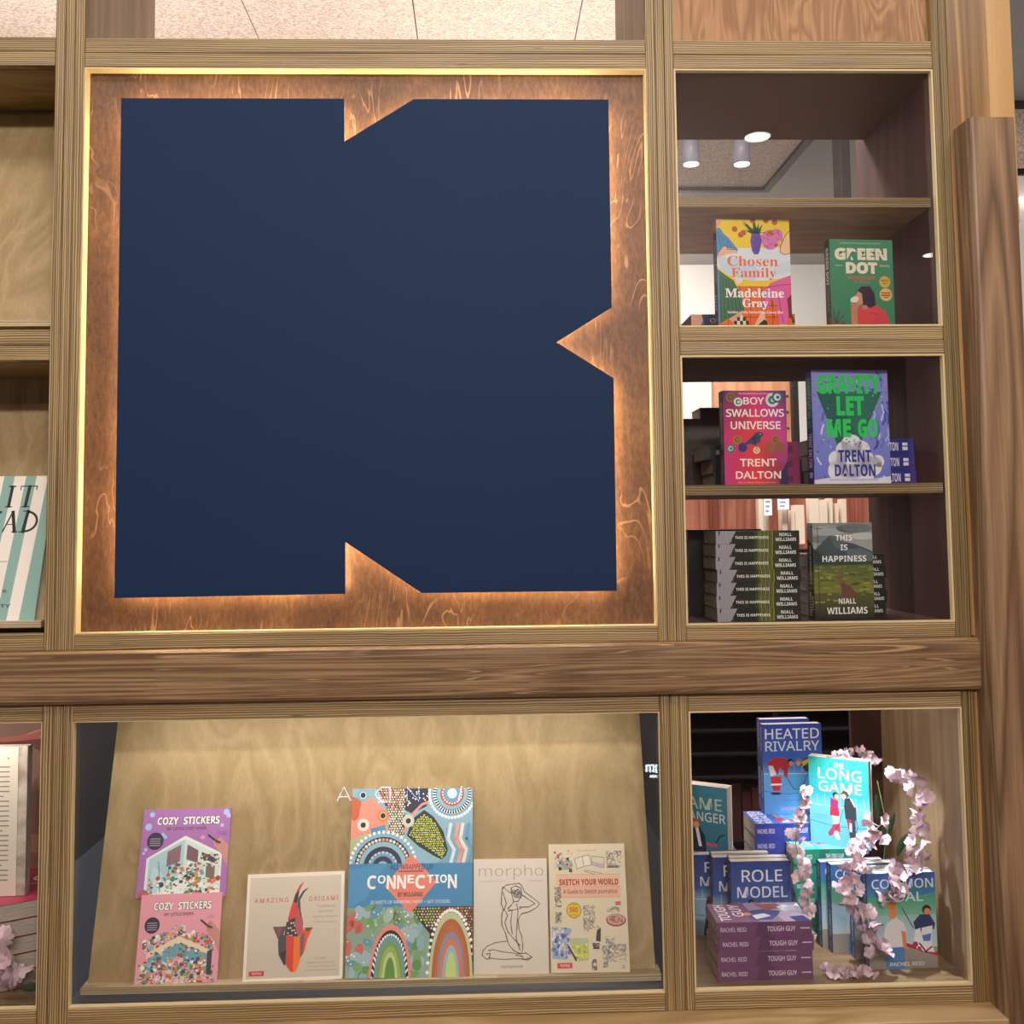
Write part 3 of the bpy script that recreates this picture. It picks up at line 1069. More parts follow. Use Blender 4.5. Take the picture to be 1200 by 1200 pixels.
# neighbouring premises past the end post
Yn = 2.8
xn = at(1188, 200, Yn).x - .05
st(MB().box((xn, Yn, 0), (4.0, Yn + .1, at(1195, 205, Yn).z)).build('wall_right', M['white']))
ntrim[0] += 1
st(MB().box((xn, Yn - .02, at(1195, 206, Yn).z), (4.0, Yn + .1, at(1195, 199, Yn).z)).build('trim_%d' % ntrim[0], M['black']))
ntrim[0] += 1
st(MB().box((xn, Yn, at(1195, 199, Yn).z), (4.0, Yn + .1, at(1195, 128, Yn).z)).build('trim_%d' % ntrim[0], M['osb']))
ntrim[0] += 1
st(MB().box((xn, Yn, at(1195, 128, Yn).z), (4.0, Yn + .1, 3.6)).build('trim_%d' % ntrim[0], M['charcoal']))
zl_ = at(1195, 233, Yn - .05)
o = MB().cyl((zl_.x - .02, Yn - .03, zl_.z), (zl_.x + .3, Yn - .03, zl_.z), .014).build('strip_light', M['lamp_soft'])
tag(o, 'small bright strip light on the white wall past the end post', 'light')

# ------------------------------------------------------------------ passage behind the viewer (seen only as reflections)
GY = .014
st(MB().box((3.5, -6.1, 0), (3.6, -.6, 2.9)).build('wall_right', plain('pink_haze_wall', '#dcb4b4', .7)))  # unseen wall added so its pink reflection hazes the right-hand panes
st(MB().box((-9, -12.1, 0), (9, -12, 3.42)).build('wall_front', plain('opposite_shopfront', '#8e7a78', .6)))


def mirror_z(px, py, z):
    d = ray(px, py)
    p = CAM + d * ((z - EYE) / d.z)
    return Vector((p.x, 2 * GY - p.y, p.z))


def mirror_y(px, py, Y):
    d = ray(px, py)
    p = CAM + d * ((2 * GY - Y + DIST) / d.y)
    return Vector((p.x, Y, p.z))


lampme = MB().cyl((0, 0, -.006), (0, 0, 0), .062, n=24).mesh('diffuser', M['lamp'])
rimme = MB().cyl((0, 0, -.004), (0, 0, 0), .072, n=24).mesh('rim', M['white'])
for (px, py) in ((888, 159), (1093, 298), (927, 473), (993, 459), (907, 517), (914, 514), (842, 530), (822, 514), (808, 519), (899, 531), (940, 521), (857, 529), (976, 466), (968, 511)):
    p = mirror_z(px, py, 3.418)
    if p.y < -25 or abs(p.x) > 8.8: continue
    t = empty('downlight', p, 'round recessed downlight in the passage ceiling, behind the viewer', 'light', 'passage downlights')
    for nm, me in (('diffuser', lampme), ('rim', rimme)):
        o = bpy.data.objects.new(nm, me); COL.objects.link(o); o.parent = t


def neon(strokes, mat, r, label, Y, name='neon_sign'):
    t = None
    for stx in strokes:
        pts = [mirror_y(a, b, Y) for a, b in stx]
        if t is None: t = empty(name, pts[0], label, 'sign')
        o = MB().tube([p - Vector(t.location) for p in pts], r).build('letter', M[mat], t)
    return t


neon([[(395, 939), (403, 922), (411, 939)], [(398, 934), (408, 934)],
      [(457, 923), (457, 939), (447, 939), (442, 935), (440, 931), (442, 927), (447, 923), (457, 923)],
      [(477, 939), (477, 923), (491, 939), (491, 923)],
      [(537, 939), (541, 922)]], 'neon', .0032, 'thin white-blue neon lettering across the passage, mirrored in the long lower window', -3.2)
neon([[(758, 905), (758, 897), (762, 897), (762, 905)], [(762, 897), (766, 897), (766, 905)], [(769, 897), (769, 905), (774, 905), (774, 897), (769, 897)], [(762, 910), (772, 910)]], 'signwhite', .006, 'small bright white shop lettering low across the passage', -3.4)

# ------------------------------------------------------------------ cover artwork
def inpoly(x, y, p):
    r = False
    for i in range(len(p)):
        (x1, y1), (x2, y2) = p[i - 1], p[i]
        if (y1 > y) != (y2 > y) and x < (x2 - x1) * (y - y1) / (y2 - y1) + x1: r = not r
    return r


def person_fig(c, x, y, s, skin, hair, shirt, legs, face=1):
    """small flat figure, x centre, y top of head, s height in percent"""
    a = c.w / c.h
    w = s / a
    c.P([(x - .13 * w, y + .16 * s), (x + .13 * w, y + .16 * s), (x + .17 * w, y + .34 * s), (x + .13 * w, y + .56 * s), (x - .13 * w, y + .56 * s), (x - .17 * w, y + .34 * s)], shirt)
    c.P([(x - .13 * w, y + .54 * s), (x + .13 * w, y + .54 * s), (x + .12 * w, y + .96 * s), (x + .02 * w, y + .96 * s), (x, y + .66 * s), (x - .03 * w, y + .96 * s), (x - .13 * w, y + .96 * s)], legs)
    c.E(x, y + .09 * s, .065 * w, None, hair)
    c.E(x + face * .012 * w, y + .10 * s, .048 * w, None, skin)


def art_family(c):
    c.R(0, 0, 100, 100, '#f0cf1c')
    c.R(0, 56, 100, 100, '#ea6a1d')
    for i in range(1, 7): c.L([(i * 15, 58), (i * 15 - 2, 100)], .9, '#8a3410', 0)
    for v in (66, 76, 86, 94): c.L([(0, v), (100, v)], .9, '#8a3410', 0)
    c.nx()
    c.R(0, 54, 100, 59, '#f0cf1c')
    c.P([(0, 32), (12, 28), (32, 25.5), (100, 25), (100, 49), (85, 52), (66, 54), (50, 54.5), (34, 53), (33, 56), (27, 57), (24, 52), (10, 47), (0, 42)], '#dce6ee')
    c.P([(0, 33), (40, 36), (60, 46), (50, 54), (30, 52), (6, 46)], '#c8daea')
    c.P([(68, 54), (74, 50), (100, 46), (100, 36), (80, 40)], '#cfdfeb')
    # left sleeve, hand
    c.P([(0, 8), (5, 8), (10, 13), (17, 17), (29, 27), (27, 30), (14, 30), (0, 33)], '#3a8fc6')
    for q in range(4): c.L([(2 + q * 4, 12 + q * 2), (6 + q * 5, 24 + q)], .8, '#1d4f78', 0)
    c.nx()
    c.P([(0, 0), (8, 1), (6, 4), (3, 7), (0, 7)], '#e9a98c')
    c.P([(3, 29), (9, 24), (14, 24), (15, 26), (28, 27), (26, 30), (14, 31), (4, 34), (0, 34)], '#eeb494')
    c.L([(3, 29), (9, 24), (14, 24), (15, 27), (28, 27)], .7, '#3a2418')
    # right arm and pink blouse
    c.E(73, 18, 12, 9, '#d977b8')
    c.E(82, 14, 9, 6, '#d977b8')
    rr = random.Random(5)
    for q in range(26):
        x, y = rr.uniform(62, 90), rr.uniform(11, 24)
        c.L([(x, y), (x + rr.uniform(-4, 4), y + rr.uniform(-2, 2))], .8, '#7b2360', 0)
    c.nx()
    c.P([(100, 10), (94, 14), (87, 24), (86, 29), (92, 31), (100, 30)], '#f0c79a')
    c.L([(100, 10), (94, 14), (87, 24), (86, 29), (92, 31), (100, 30)], .8, '#3a2418')
    # flowers
    for (dx, dy) in ((-20, 0), (-16, 7), (-12, 3), (-8, 9), (0, -2), (7, 8), (12, 2), (17, 8), (20, 3), (-4, 8), (4, 10)):
        c.P([(52, 14), (53 + dx * .9, 3 + dy), (56, 12)], '#27503a', 0)
        c.P([(50, 14), (50 + dx * .7, 1 + dy), (58, 14)], '#33634a', 0)
    c.nx()
    for (x, y) in ((25, 9), (33, 14), (37, 12), (74, 12), (80, 2.5), (50, 1), (68, 1)):
        c.E(x, y, 4, 2.6, '#c2601f', 10, 0)
        c.L([(x - 2, y - 1), (x + 2, y + 1)], .6, '#6b2b10', 0)
    c.nx()
    c.P([(48, 13), (60, 13), (62, 19), (58, 29), (56, 31), (51, 31), (48, 28), (46, 19)], '#5b3fa8')
    c.L([(50, 16), (58, 17), (50, 20), (59, 23), (51, 26), (57, 28)], .7, '#35226e')
    # skirt
    c.P([(0, 44), (8, 48), (22, 54), (32, 68), (36, 80), (12, 88), (2, 92), (0, 92)], '#2f7048')
    for q in range(6): c.L([(3 + q * 4, 50 + q * 1.6), (4 + q * 5.5, 89 - q * 1.5)], 1.1, '#17402a', 0)
    c.nx()
    c.P([(0, 44), (3, 46), (2, 92), (0, 92)], '#4a8cc0')
    # pink trousers
    c.P([(100, 49), (88, 52), (72, 56), (64, 62), (60, 70), (60, 78), (68, 78), (72, 70), (80, 74), (82, 92), (94, 91), (95, 72), (100, 70)], '#e661a4')
    for L_ in ([(66, 60), (84, 58), (100, 57)], [(72, 70), (76, 88)], [(82, 68), (88, 90)], [(60, 78), (64, 66), (70, 62)]): c.L(L_, .8, '#7a1f52', 0)
    c.nx()
    c.P([(68, 66), (100, 64), (100, 68), (80, 70), (78, 92), (96, 90), (98, 68)], '#cf4a90') if False else None
    c.P([(94, 70), (100, 66), (100, 88), (96, 86)], '#6b2233')
    # shoes
    c.P([(14, 88), (28, 82), (34, 84), (22, 92)], '#e3a78a')
    c.P([(20, 92), (32, 84), (40, 92), (44, 100), (22, 100)], '#efe6c2')
    for i in range(5):
        for j in range(4):
            if (i + j) % 2: c.R(21 + i * 4, 86 + j * 3.4, 25 + i * 4, 89.4 + j * 3.4, '#191919')
            c.k -= (i + j) % 2
    c.nx()
    c.P([(48, 94), (56, 84), (61, 80), (64, 88), (58, 97)], '#eec29c')
    c.P([(40, 95), (50, 95), (62, 88), (66, 90), (66, 100), (64, 100), (62, 94), (52, 100), (42, 98)], '#22171c')
    c.P([(82, 92), (92, 92), (98, 100), (88, 100)], '#e9b08e')
    c.T('Chosen', 14, 32.5, 83, 41.5, '#ec6d4c', 'b')
    c.T('Family', 19, 43, 80, 53.5, '#ec6d4c', 'b')
    c.T('Madeleine', 10, 61, 90, 69, '#ffffff', 'b', .01)
    c.T('Gray', 33, 70, 68, 79.5, '#ffffff', 'b', .01)
    c.T('Author of the bestselling Green Dot', 12, 80.5, 88, 83.5, '#ffffff', 'b')


def sp_family(c):
    c.R(0, 0, 100, 100, '#2c5f8c')
    c.R(60, 0, 100, 100, '#2c4a54')
    c.P([(0, 0), (14, 0), (8, 100), (0, 100)], '#e2a386')
    c.P([(10, 0), (22, 0), (18, 100), (13, 100)], '#1c2c50')
    c.T('Chosen Family', 18, 30, 55, 72, '#f2efe6', 'b')
    c.T('Gray', 66, 28, 80, 76, '#f2efe6', 'b')
    c.R(86, 0, 100, 100, '#ea6a1d')
    c.P([(84, 20), (97, 0), (100, 60), (92, 90)], '#274a38')


def art_green(c):
    c.R(0, 0, 100, 100, '#3f8f68', '#3a8560')
    c.T('the brilliantly funny literary debut everyone is talking about', 17, 3, 81, 5, '#e8e2cc')
    c.T('GREEN', 8, 9, 91, 22, '#efe3d2', 'sb', .045)
    c.T('DOT', 25, 24, 75, 36.5, '#efe3d2', 'sb', .045)
    for x in (17.5, 36, 53, 70, 84): c.E(x, 14.5, 1.9, None, '#2c6b4c', 10, 0)
    c.nx()
    c.T('A Novel by', 8, 27, 20, 29, '#efe3d2'); c.T('Madeleine Gray', 79, 26, 94, 30, '#efe3d2')
    c.T('MADELEINE GRAY', 28, 38.5, 72, 42.5, '#d0544b', 'sb'); c.T('A novel', 38, 43.5, 61, 46.5, '#d0544b', 'sb')
    c.E(86, 45, 9, None, '#d7b24e'); c.T('BEST', 80.5, 42.4, 92, 44.5, '#6a4a10', 'sb'); c.T('OF', 83, 45.5, 89, 47.5, '#6a4a10', 'sb')
    c.E(87, 58.5, 10, None, '#e3c07a')
    c.R(79.5, 56, 94.5, 57.3, '#a63a28'); c.R(79.5, 58.5, 94.5, 60, '#a63a28'); c.R(83, 61, 91, 62, '#a63a28')
    # plant and pot
    for a in (-70, -35, -10, 20, 50, 75):
        r = math.radians(a)
        c.P([(7, 90), (7 + 16 * math.sin(r) - 2, 90 - 14 * math.cos(r)), (7 + 19 * math.sin(r), 90 - 16 * math.cos(r)), (9, 90)], '#4a4b5a', 0)
    c.nx()
    c.P([(0, 90), (14, 90), (12, 100), (0, 100)], '#c8413c')
    c.P([(14, 88), (20, 87), (26, 96), (80, 94), (90, 100), (12, 100)], '#5d5560')
    # woman
    c.P([(42, 73), (52, 70), (72, 70), (85, 76), (92, 88), (90, 92), (78, 90), (76, 95), (44, 97), (41, 86)], '#d94550')
    c.P([(31, 72), (41, 72), (41, 92), (36, 96), (31, 88)], '#c98468')
    c.P([(76, 90), (91, 89), (93, 96), (70, 98), (54, 98), (60, 95)], '#c98468')
    c.P([(38, 58), (48, 50), (62, 50), (69, 57), (70, 70), (62, 73), (50, 70), (46, 60)], '#33273a')
    c.P([(43, 55), (49, 58), (50, 68), (44, 71), (38, 68), (36, 62)], '#d39a7c')
    c.P([(48, 70), (56, 70), (58, 74), (50, 75)], '#c98468')
    c.E(37, 64, 7, 3.2, '#ece6da', 12, 1, -.35)
    c.P([(30, 67), (37, 69), (44, 67), (42, 73), (33, 73)], '#c98468')
    c.L([(60, 78), (75, 80)], .7, '#8e2630'); c.L([(66, 88), (78, 84)], .7, '#8e2630')


def sp_green(c):
    c.R(0, 0, 100, 100, '#1f4a3a')
    c.T('GREEN DOT', 8, 25, 48, 75, '#efe3d2', 'sb', .03)
    c.T('GRAY', 56, 30, 76, 70, '#d0544b', 'sb')
    c.R(82, 0, 100, 60, '#9c3a38')


def art_boy(c):
    k = (lin('#3f2c66'), lin('#c93a90'), lin('#c23f9a'), lin('#e23a55'))
    c._emit([(0, 0), (50, 0), (50, 50), (0, 50)], (lin('#4a2a68'), lin('#d83888'), lin('#f0403a'), lin('#d32f78')))
    c._emit([(50, 0), (100, 0), (100, 50), (50, 50)], (lin('#d83888'), lin('#473063'), lin('#c4489c'), lin('#f0403a')))
    c._emit([(0, 50), (50, 50), (50, 100), (0, 100)], (lin('#d32f78'), lin('#f0403a'), lin('#e83c48'), lin('#c63f8a')))
    c._emit([(50, 50), (100, 50), (100, 100), (50, 100)], (lin('#f0403a'), lin('#c4489c'), lin('#53355f'), lin('#e83c48')))
    c.nx()
    c.P([(88, 88), (100, 74), (100, 100), (86, 100)], '#2c2c50')
    for (x, y, r, a, b) in ((12, 7, 8, '#8f6f3a', '#6e5428'), (24, 12, 7, '#e8ece6', '#2f8f86'), (78, 10, 11, '#e4e4dc', '#2f7f78'), (86, 7, 9, '#2f6f80', '#dfe6e4'), (21, 52, 7, '#a58236', '#7d6126'),
                            (82, 52, 7, '#a3743a', '#7d5a2a'), (10, 61, 7, '#2f7f78', '#b8c8c0'), (29, 60, 7.5, '#3b3f92', '#272b6c'), (51, 63, 5.5, '#ecdfc4', '#c9a05a'), (72, 60, 8, '#9a6a4a', '#a55a4a'), (88, 60, 8, '#8f5f48', '#a55a4a')):
        c.E(x, y, r, None, a); c.E(x, y, r * .62, None, b); c.E(x + r * .1, y, r * .3, None, a)
    c.T('THE INTERNATIONAL BESTSELLER', 24, 2.5, 76, 4, '#ffffff')
    c.T('BOY', 32, 7, 65, 14.8, '#fff4f2', 's', .022)
    c.T('SWALLOWS', 4, 19.5, 96, 27.8, '#fff4f2', 's', .022)
    c.T('UNIVERSE', 11, 32.5, 90, 41, '#fff4f2', 's', .022)
    c.P([(29, 58), (42, 50), (50, 44.5), (57, 43.5), (63, 46), (58, 50), (57, 54), (50, 57.5), (42, 56.5)], '#3c4970')
    c.P([(42, 50), (54, 48), (48, 57)], '#2d3758'); c.E(57.5, 46, .8, None, '#fff')
    c.L([(49, 57), (52, 61)], .7, '#222')
    c.T('TRENT', 24, 72, 82, 80, '#fff0e6', 's', .025)
    c.T('DALTON', 17, 85, 88.5, 93, '#fff0e6', 's', .025)
    c.T('With an extract from his next novel', 20, 96, 80, 97.5, '#ffd9cf')


def sp_boy(c):
    c.R(0, 0, 100, 100, '#1f2a2c')
    c.T('BOY SWALLOWS UNIVERSE', 12, 34, 62, 66, '#d9cfd0', 's', .02)
    c.T('DALTON', 68, 34, 88, 66, '#d94a74', 's', .02)


def art_gravity(c):
    c.R(0, 0, 100, 100, '#8f93d8', '#6f7ccf')
    rr = random.Random(11)
    for q in range(70):
        a = rr.uniform(0, 2 * PI); r = rr.uniform(34, 64)
        x, y = 48 + r * math.cos(a), 50 + r * math.sin(a) * .95
        l = rr.uniform(5, 14); b = a + PI / 2 + rr.uniform(-.4, .4)
        col = rr.choice(['#5a66c8', '#4753b8', '#b5b8ea', '#d9dcf4', '#6f7ad2', '#3e49a8'])
        pts = [(x, y), (x + l * .5 * math.cos(b) + 1, y + l * .5 * math.sin(b)), (x + l * math.cos(b + .3), y + l * math.sin(b + .3))]
        c.L(pts, rr.uniform(1, 3.4), col, 0)
    c.nx()
    c.P([(6, 19), (92, 19), (52, 78), (38, 78)], '#1f5f58')
    c.P([(30, 19), (92, 19), (60, 62)], '#28705f')
    for (x, y, r) in ((50, 66, 14), (40, 70, 11), (62, 70, 12), (30, 78, 11), (48, 82, 20), (66, 80, 14), (76, 84, 13), (32, 88, 14), (60, 92, 18), (84, 80, 8)):
        c.E(x, y, r, None, '#e6e6ef', 16, 0)
    c.nx()
    c.P([(0, 96), (20, 94), (80, 95), (100, 93), (100, 100), (0, 100)], '#dcdcec')
    for q in range(60):
        x = rr.choice([rr.uniform(2, 26), rr.uniform(70, 98), rr.uniform(38, 62)])
        y = rr.uniform(16, 72) if not 38 < x < 62 else rr.uniform(60, 68)
        c.E(x, y, rr.uniform(.5, 1.2), None, rr.choice(['#20244a', '#303a70', '#ffffff', '#c04a6a']), 6, 0)
    c.nx()
    c.T('GRAVITY', 7, 4, 91, 21, '#2bd05e', 'sb', .03, .92)
    c.T('LET', 32, 23, 68, 40, '#2bd05e', 'sb', .03)
    c.T('ME', 18, 43, 50, 59, '#2bd05e', 'sb', .03)
    c.T('GO', 59, 43, 85, 59, '#2bd05e', 'sb', .03)
    c.T('TRENT', 32, 70, 75, 80.5, '#2b2f92', 'sb', .01)
    c.T('DALTON', 27, 82.5, 80, 93, '#2b2f92', 'sb', .01)
    c.T('AUTHOR OF BOY SWALLOWS UNIVERSE', 20, 95.3, 84, 96.7, '#4a4a6a')


def sp_gravity(c):
    c.R(0, 0, 100, 100, '#232a86')
    c.T('GRAVITY LET ME GO', 6, 25, 50, 75, '#2bd05e', 'sb')
    c.T('TRENT DALTON', 55, 22, 85, 78, '#e9e7f2', 'sb')
    c.R(89, 25, 94, 45, '#e9e7f2'); c.R(89, 52, 94, 74, '#e9e7f2')


def art_happy(c):
    c.R(0, 0, 100, 45, '#8b9290', '#b3b9b6')
    for (x, y, rx, ry, q) in ((25, 8, 30, 5, '#a8adab'), (70, 6, 30, 5, '#757c7c'), (85, 14, 22, 4, '#c3c7c4'), (15, 17, 20, 4, '#767e80')): c.E(x, y, rx, ry, q, 16, 0)
    c.nx()
    c.P([(0, 30), (12, 22), (28, 13), (40, 14), (55, 20), (70, 22), (85, 26), (100, 30), (100, 46), (0, 46)], '#46555a')
    c.P([(28, 13), (40, 14), (55, 20), (50, 30), (36, 24)], '#5b6a6b')
    c.P([(55, 28), (80, 26), (100, 32), (100, 44), (60, 40)], '#5f7072')
    c.P([(0, 26), (18, 34), (30, 44), (0, 46)], '#2c3a38')
    c.R(0, 43, 100, 72, '#56663a', '#7c7f36')
    c.R(0, 72, 100, 100, '#5d6233', '#23261e')
    rr = random.Random(2)
    for q in range(90):
        x, y = rr.uniform(0, 100), rr.uniform(45, 84)
        c.E(x, y, rr.uniform(2, 8), rr.uniform(.5, 1.3), rr.choice(['#8f9440', '#6b7433', '#a0a04a', '#4f5a2c', '#7f8540']), 6, 0)
    c.nx()
    c.R(0, 40, 100, 43.4, '#34473a')
    c.P([(42, 58), (47, 57), (52, 63), (62, 66), (70, 73), (72, 78), (66, 80), (52, 78), (46, 80), (43, 78), (46, 68)], '#6d4a3c')
    c.P([(41, 58), (40, 50), (43, 47), (44, 56)], '#7d5a48'); c.P([(46, 57), (49, 49), (52, 46), (49, 57)], '#7d5a48')
    c.E(45, 60, 4.5, 3, '#7d5846')
    c.L([(8, 4), (8, 92)], 1.0, '#222'); c.L([(2, 6), (15, 6)], 1.0, '#222')
    c.T('WINNER OF THE IRISH NOVEL PRIZE', 25, 4, 78, 5.2, '#3c4240')
    c.T('THIS', 38, 12.5, 66, 18.5, '#fbfbfa', 'sb')
    c.T('IS', 46, 22.5, 58, 28.5, '#fbfbfa', 'sb')
    c.T('HAPPINESS', 15, 34, 89, 40.3, '#fbfbfa', 'sb')
    c.T('NIALL', 40, 78, 69, 83.5, '#fbfbfa', 'sb')
    c.T('WILLIAMS', 20, 87, 88, 94, '#fbfbfa', 'sb')


def sp_happy(c):
    c.R(0, 0, 100, 100, '#20241d')
    c.R(46, 0, 78, 100, '#39401f')
    for q in range(8): c.R(50 + q * 2.4, 0, 51.4 + q * 2.4, 100, ('#6b7134', '#8a8c45')[q % 2]); c.k -= 1
    c.nx()
    c.P([(0, 0), (24, 0), (16, 100), (0, 100)], '#a3a1a8')
    c.L([(4, 0), (4, 28)], 1.4, '#15151a')
    for q in range(5): c.L([(2 + q * 4, 10), (6 + q * 3.2, 92)], .5, '#8b8990', 0)
    c.nx()
    c.T('THIS IS HAPPINESS', 23, 40, 63, 62, '#f4f4f0', 'sb')
    c.T('NIALL', 76, 17, 91, 42, '#f4f4f0', 'sb')
    c.T('WILLIAMS', 71, 55, 96, 82, '#f4f4f0', 'sb')


def clutter(c, x0, y0, x1, y1, n, cols, seed, smax=4.5, inside=None):
    rr = random.Random(seed)
    for q in range(n):
        x, y = rr.uniform(x0, x1), rr.uniform(y0, y1)
        if inside and not inside(x, y): continue
        s = rr.uniform(1, smax)
        col = rr.choice(cols)
        t = rr.random()
        if t < .4: c.E(x, y, s * .6, None, col, 8, 0)
        elif t < .75: c.cvx([(x - s / 2, y), (x, y - s * .3), (x + s / 2, y), (x, y + s * .3)], col)
        else: c.cvx([(x, y), (x + s, y), (x + s, y + s * .8), (x, y + s * .8)], col)
        if q % 25 == 24: c.k += 1
    c.k += 1


CC = ['#6f9fb0', '#c9d9d4', '#d98a5a', '#b5483f', '#557a6a', '#e6d9b4', '#3b4a5c', '#8fb8c4', '#7a5a4a', '#c8605a', '#e9efe9', '#2f5f74', '#93a95c']


def cozy_common(c, bg, t2, y2):
    c.R(0, 0, 100, 100, bg)
    c.T('COZY', 16, 9, 41, 18.5, '#2e2230', 'sb', .07)
    c.T('STICKERS', 46, 9, 88, 18.5, '#2e2230', 'sb', .07)
    c.T('COZY', 16.4, 9.3, 40.6, 18.1, '#f4f2ee', 'sb', .02)
    c.T('STICKERS', 46.4, 9.3, 87.6, 18.1, '#f4f2ee', 'sb', .02)
    c.T(t2, *y2, '#5d3350', 'sb')


def hand(c):
    c.P([(88, 32), (93, 36), (100, 44), (100, 68), (93, 54), (84, 44), (82, 38)], '#c58f84')
    c.L([(76, 31), (84, 37), (90, 40)], 2.0, '#2d2d35'); c.L([(88, 33), (84, 38), (88, 42)], .8, '#8a4f48')


def art_cozy_home(c):
    cozy_common(c, '#a873b4', 'MY LITTLE COZY HOME', (28, 21, 73, 24.5))
    for (x, y, r) in ((10, 6, 3), (95, 5, 3.4), (7, 20, 4), (24, 30, 2.6), (27, 32, 2), (6, 46, 2), (91, 20, 2), (4, 50, 1.6), (98, 9, 2.6)): c.E(x, y, r, None, '#a7c3ea', 10, 0)
    c.nx()
    c.E(16, 36.5, 9.5, None, '#3c3648')
    for v in (33.5, 36, 38.5, 41): c.R(10, v, 22, v + .8, '#b9aec4')
    house = [(8, 100), (8, 56), (50, 31), (93, 52), (93, 100)]
    c.P(house, '#dfe9e4')
    c.P([(11, 100), (11, 57), (50, 35), (50, 72)], '#a9ccd4'); c.P([(50, 35), (91, 54), (91, 92), (50, 72)], '#cfe0da')
    c.P([(31, 49), (46, 41), (46, 60), (31, 66)], '#8b6b76'); c.P([(53, 41), (66, 48), (66, 62), (53, 58)], '#7a5f6c')
    c.P([(70, 50), (88, 58), (88, 64), (70, 57)], '#4c4450'); c.P([(76, 62), (86, 66), (86, 82), (76, 78)], '#7a6a60')
    c.P([(16, 64), (30, 76), (22, 96), (13, 92)], '#b8dae2'); c.L([(22, 60), (26, 94)], .8, '#4c6b74'); c.L([(34, 54), (34, 86)], .8, '#4c6b74')
    clutter(c, 34, 62, 72, 80, 90, CC, 3)
    clutter(c, 12, 78, 91, 100, 150, CC + ['#b5483f', '#4f8a52', '#c25a48'], 4, 5)
    clutter(c, 68, 52, 90, 66, 30, ['#4c4450', '#d9c9b8', '#a5655a'], 5, 3)
    c.E(8, 97, 6, None, '#b06560'); hand(c)
    c.P([(66, 34), (70, 30), (73, 34), (70, 36)], '#e68fc0')
    c.T('READY STICKERS', 86, 27, 97, 28.3, '#5d3350'); c.T('INSIDE BOOK', 86, 29.3, 97, 30.6, '#5d3350')


def art_cozy_shop(c):
    cozy_common(c, '#e39fae', 'MY LITTLE SHOPS', (30, 21.5, 66, 25))
    c.E(16, 35, 9.5, None, '#3b3540')
    for v in (32, 34.5, 37, 39.5): c.R(10, v, 22, v + .8, '#b9aec4')
    ins = lambda x, y: y > 34 + abs(x - 50) * .42 and 7 < x < 93
    clutter(c, 8, 34, 94, 66, 420, CC, 8, 5, ins)
    c.P([(12, 66), (50, 48), (88, 64), (88, 69), (50, 54), (12, 72)], '#e7d7b2')
    c.P([(14, 72), (50, 56), (86, 69), (86, 88), (50, 70), (14, 90)], '#6fa6b8')
    clutter(c, 14, 58, 86, 88, 170, CC + ['#4f8aa4', '#3c6f8c'], 9, 4.5, lambda x, y: y > 54 + abs(x - 50) * .38)
    clutter(c, 4, 76, 94, 100, 330, CC + ['#e9dfc8', '#d8c9a4', '#a5723a'], 10, 5)
    c.P([(86, 66), (92, 64), (92, 90), (86, 92)], '#3d4650')
    hand(c)
    c.T('PICTURE INSIDE', 84, 26, 92, 27.2, '#8a3d50'); c.T('READY TO GO', 84, 28, 92, 29.2, '#8a3d50')


def art_origami(c):
    c.R(0, 0, 100, 100, '#e6dfd4')
    c.R(3, 3.5, 97, 97, '#cfc6b6', '#c4baa8')
    c.T('AMAZING', 8, 23, 43, 27.5, '#c46f68', 's', .02, 1.4)
    c.T('ORIGAMI', 64, 23, 94, 27.5, '#c46f68', 's', .02, 1.4)
    for i, (s_, a, b) in enumerate((('Traditional', 72, 91), ('Japanese', 74, 89), ('Folding Papers', 68, 94), ('and Projects', 70, 93))): c.T(s_, a, 31 + i * 5, b, 33.6 + i * 5, '#8f877c')
    for i, (s_, a, b) in enumerate((('INCLUDES', 71, 83), ('Detailed Instructions', 64, 92), ('18 Easy Projects and', 65, 93), ('54 Sheets of Folding Paper', 62, 95))): c.T(s_, a, 79.5 + i * 3.6, b, 81.5 + i * 3.6, '#8f877c')
    c.P([(59, 8), (56, 14), (53, 22), (50, 34), (44, 50), (42, 62), (41, 72), (46, 80), (44, 50)], '#55504e') if False else None
    c.P([(59, 8), (54, 12), (50, 20), (46, 32), (42, 48), (40, 58), (54, 62), (57, 46), (52, 30), (54, 17)], '#d04a42')
    c.P([(50, 20), (54, 16), (52, 29), (48, 27)], '#3b3a3c')
    c.P([(42, 45), (52, 42), (54, 60), (40, 60)], '#43403f')
    for q in range(14): c.E(43 + (q * 3.7) % 10, 45 + (q * 2.3) % 14, .9, None, '#d8d0c4', 6, 0)
    c.nx()
    c.P([(64, 14), (58, 17), (53, 24), (52, 32), (56, 44), (58, 54), (59, 48), (56, 36), (55, 26), (59, 19)], '#4b5154')
    c.P([(53, 31), (58, 46), (60, 58), (54, 60), (50, 48)], '#b45a64')
    c.P([(28, 50), (42, 50), (36, 66)], '#5a4a50'); c.P([(30, 50), (38, 50), (35, 60)], '#7a5258')
    c.P([(58, 54), (69, 52), (64, 62), (61, 74), (57, 80)], '#e2582c'); c.P([(60, 52), (69, 52), (64, 56)], '#6a4a44')
    c.P([(36, 58), (44, 58), (44, 84), (41, 86), (35, 76), (34, 64)], '#454b4e')
    c.P([(42, 58), (53, 60), (52, 92), (48, 92), (43, 86)], '#d3432f')
    c.P([(50, 60), (57, 60), (57, 82), (53, 92), (50, 92)], '#e8742c')
    c.P([(56, 60), (61, 56), (60, 74), (57, 80)], '#7a5a62')
    c.P([(36, 74), (41, 84), (43, 72)], '#332f30')
    c.R(6, 90, 21, 94.5, '#c23b45'); c.T('TUTTLE', 8.5, 91.2, 18.5, 93.2, '#e9c9c0', 'sb')


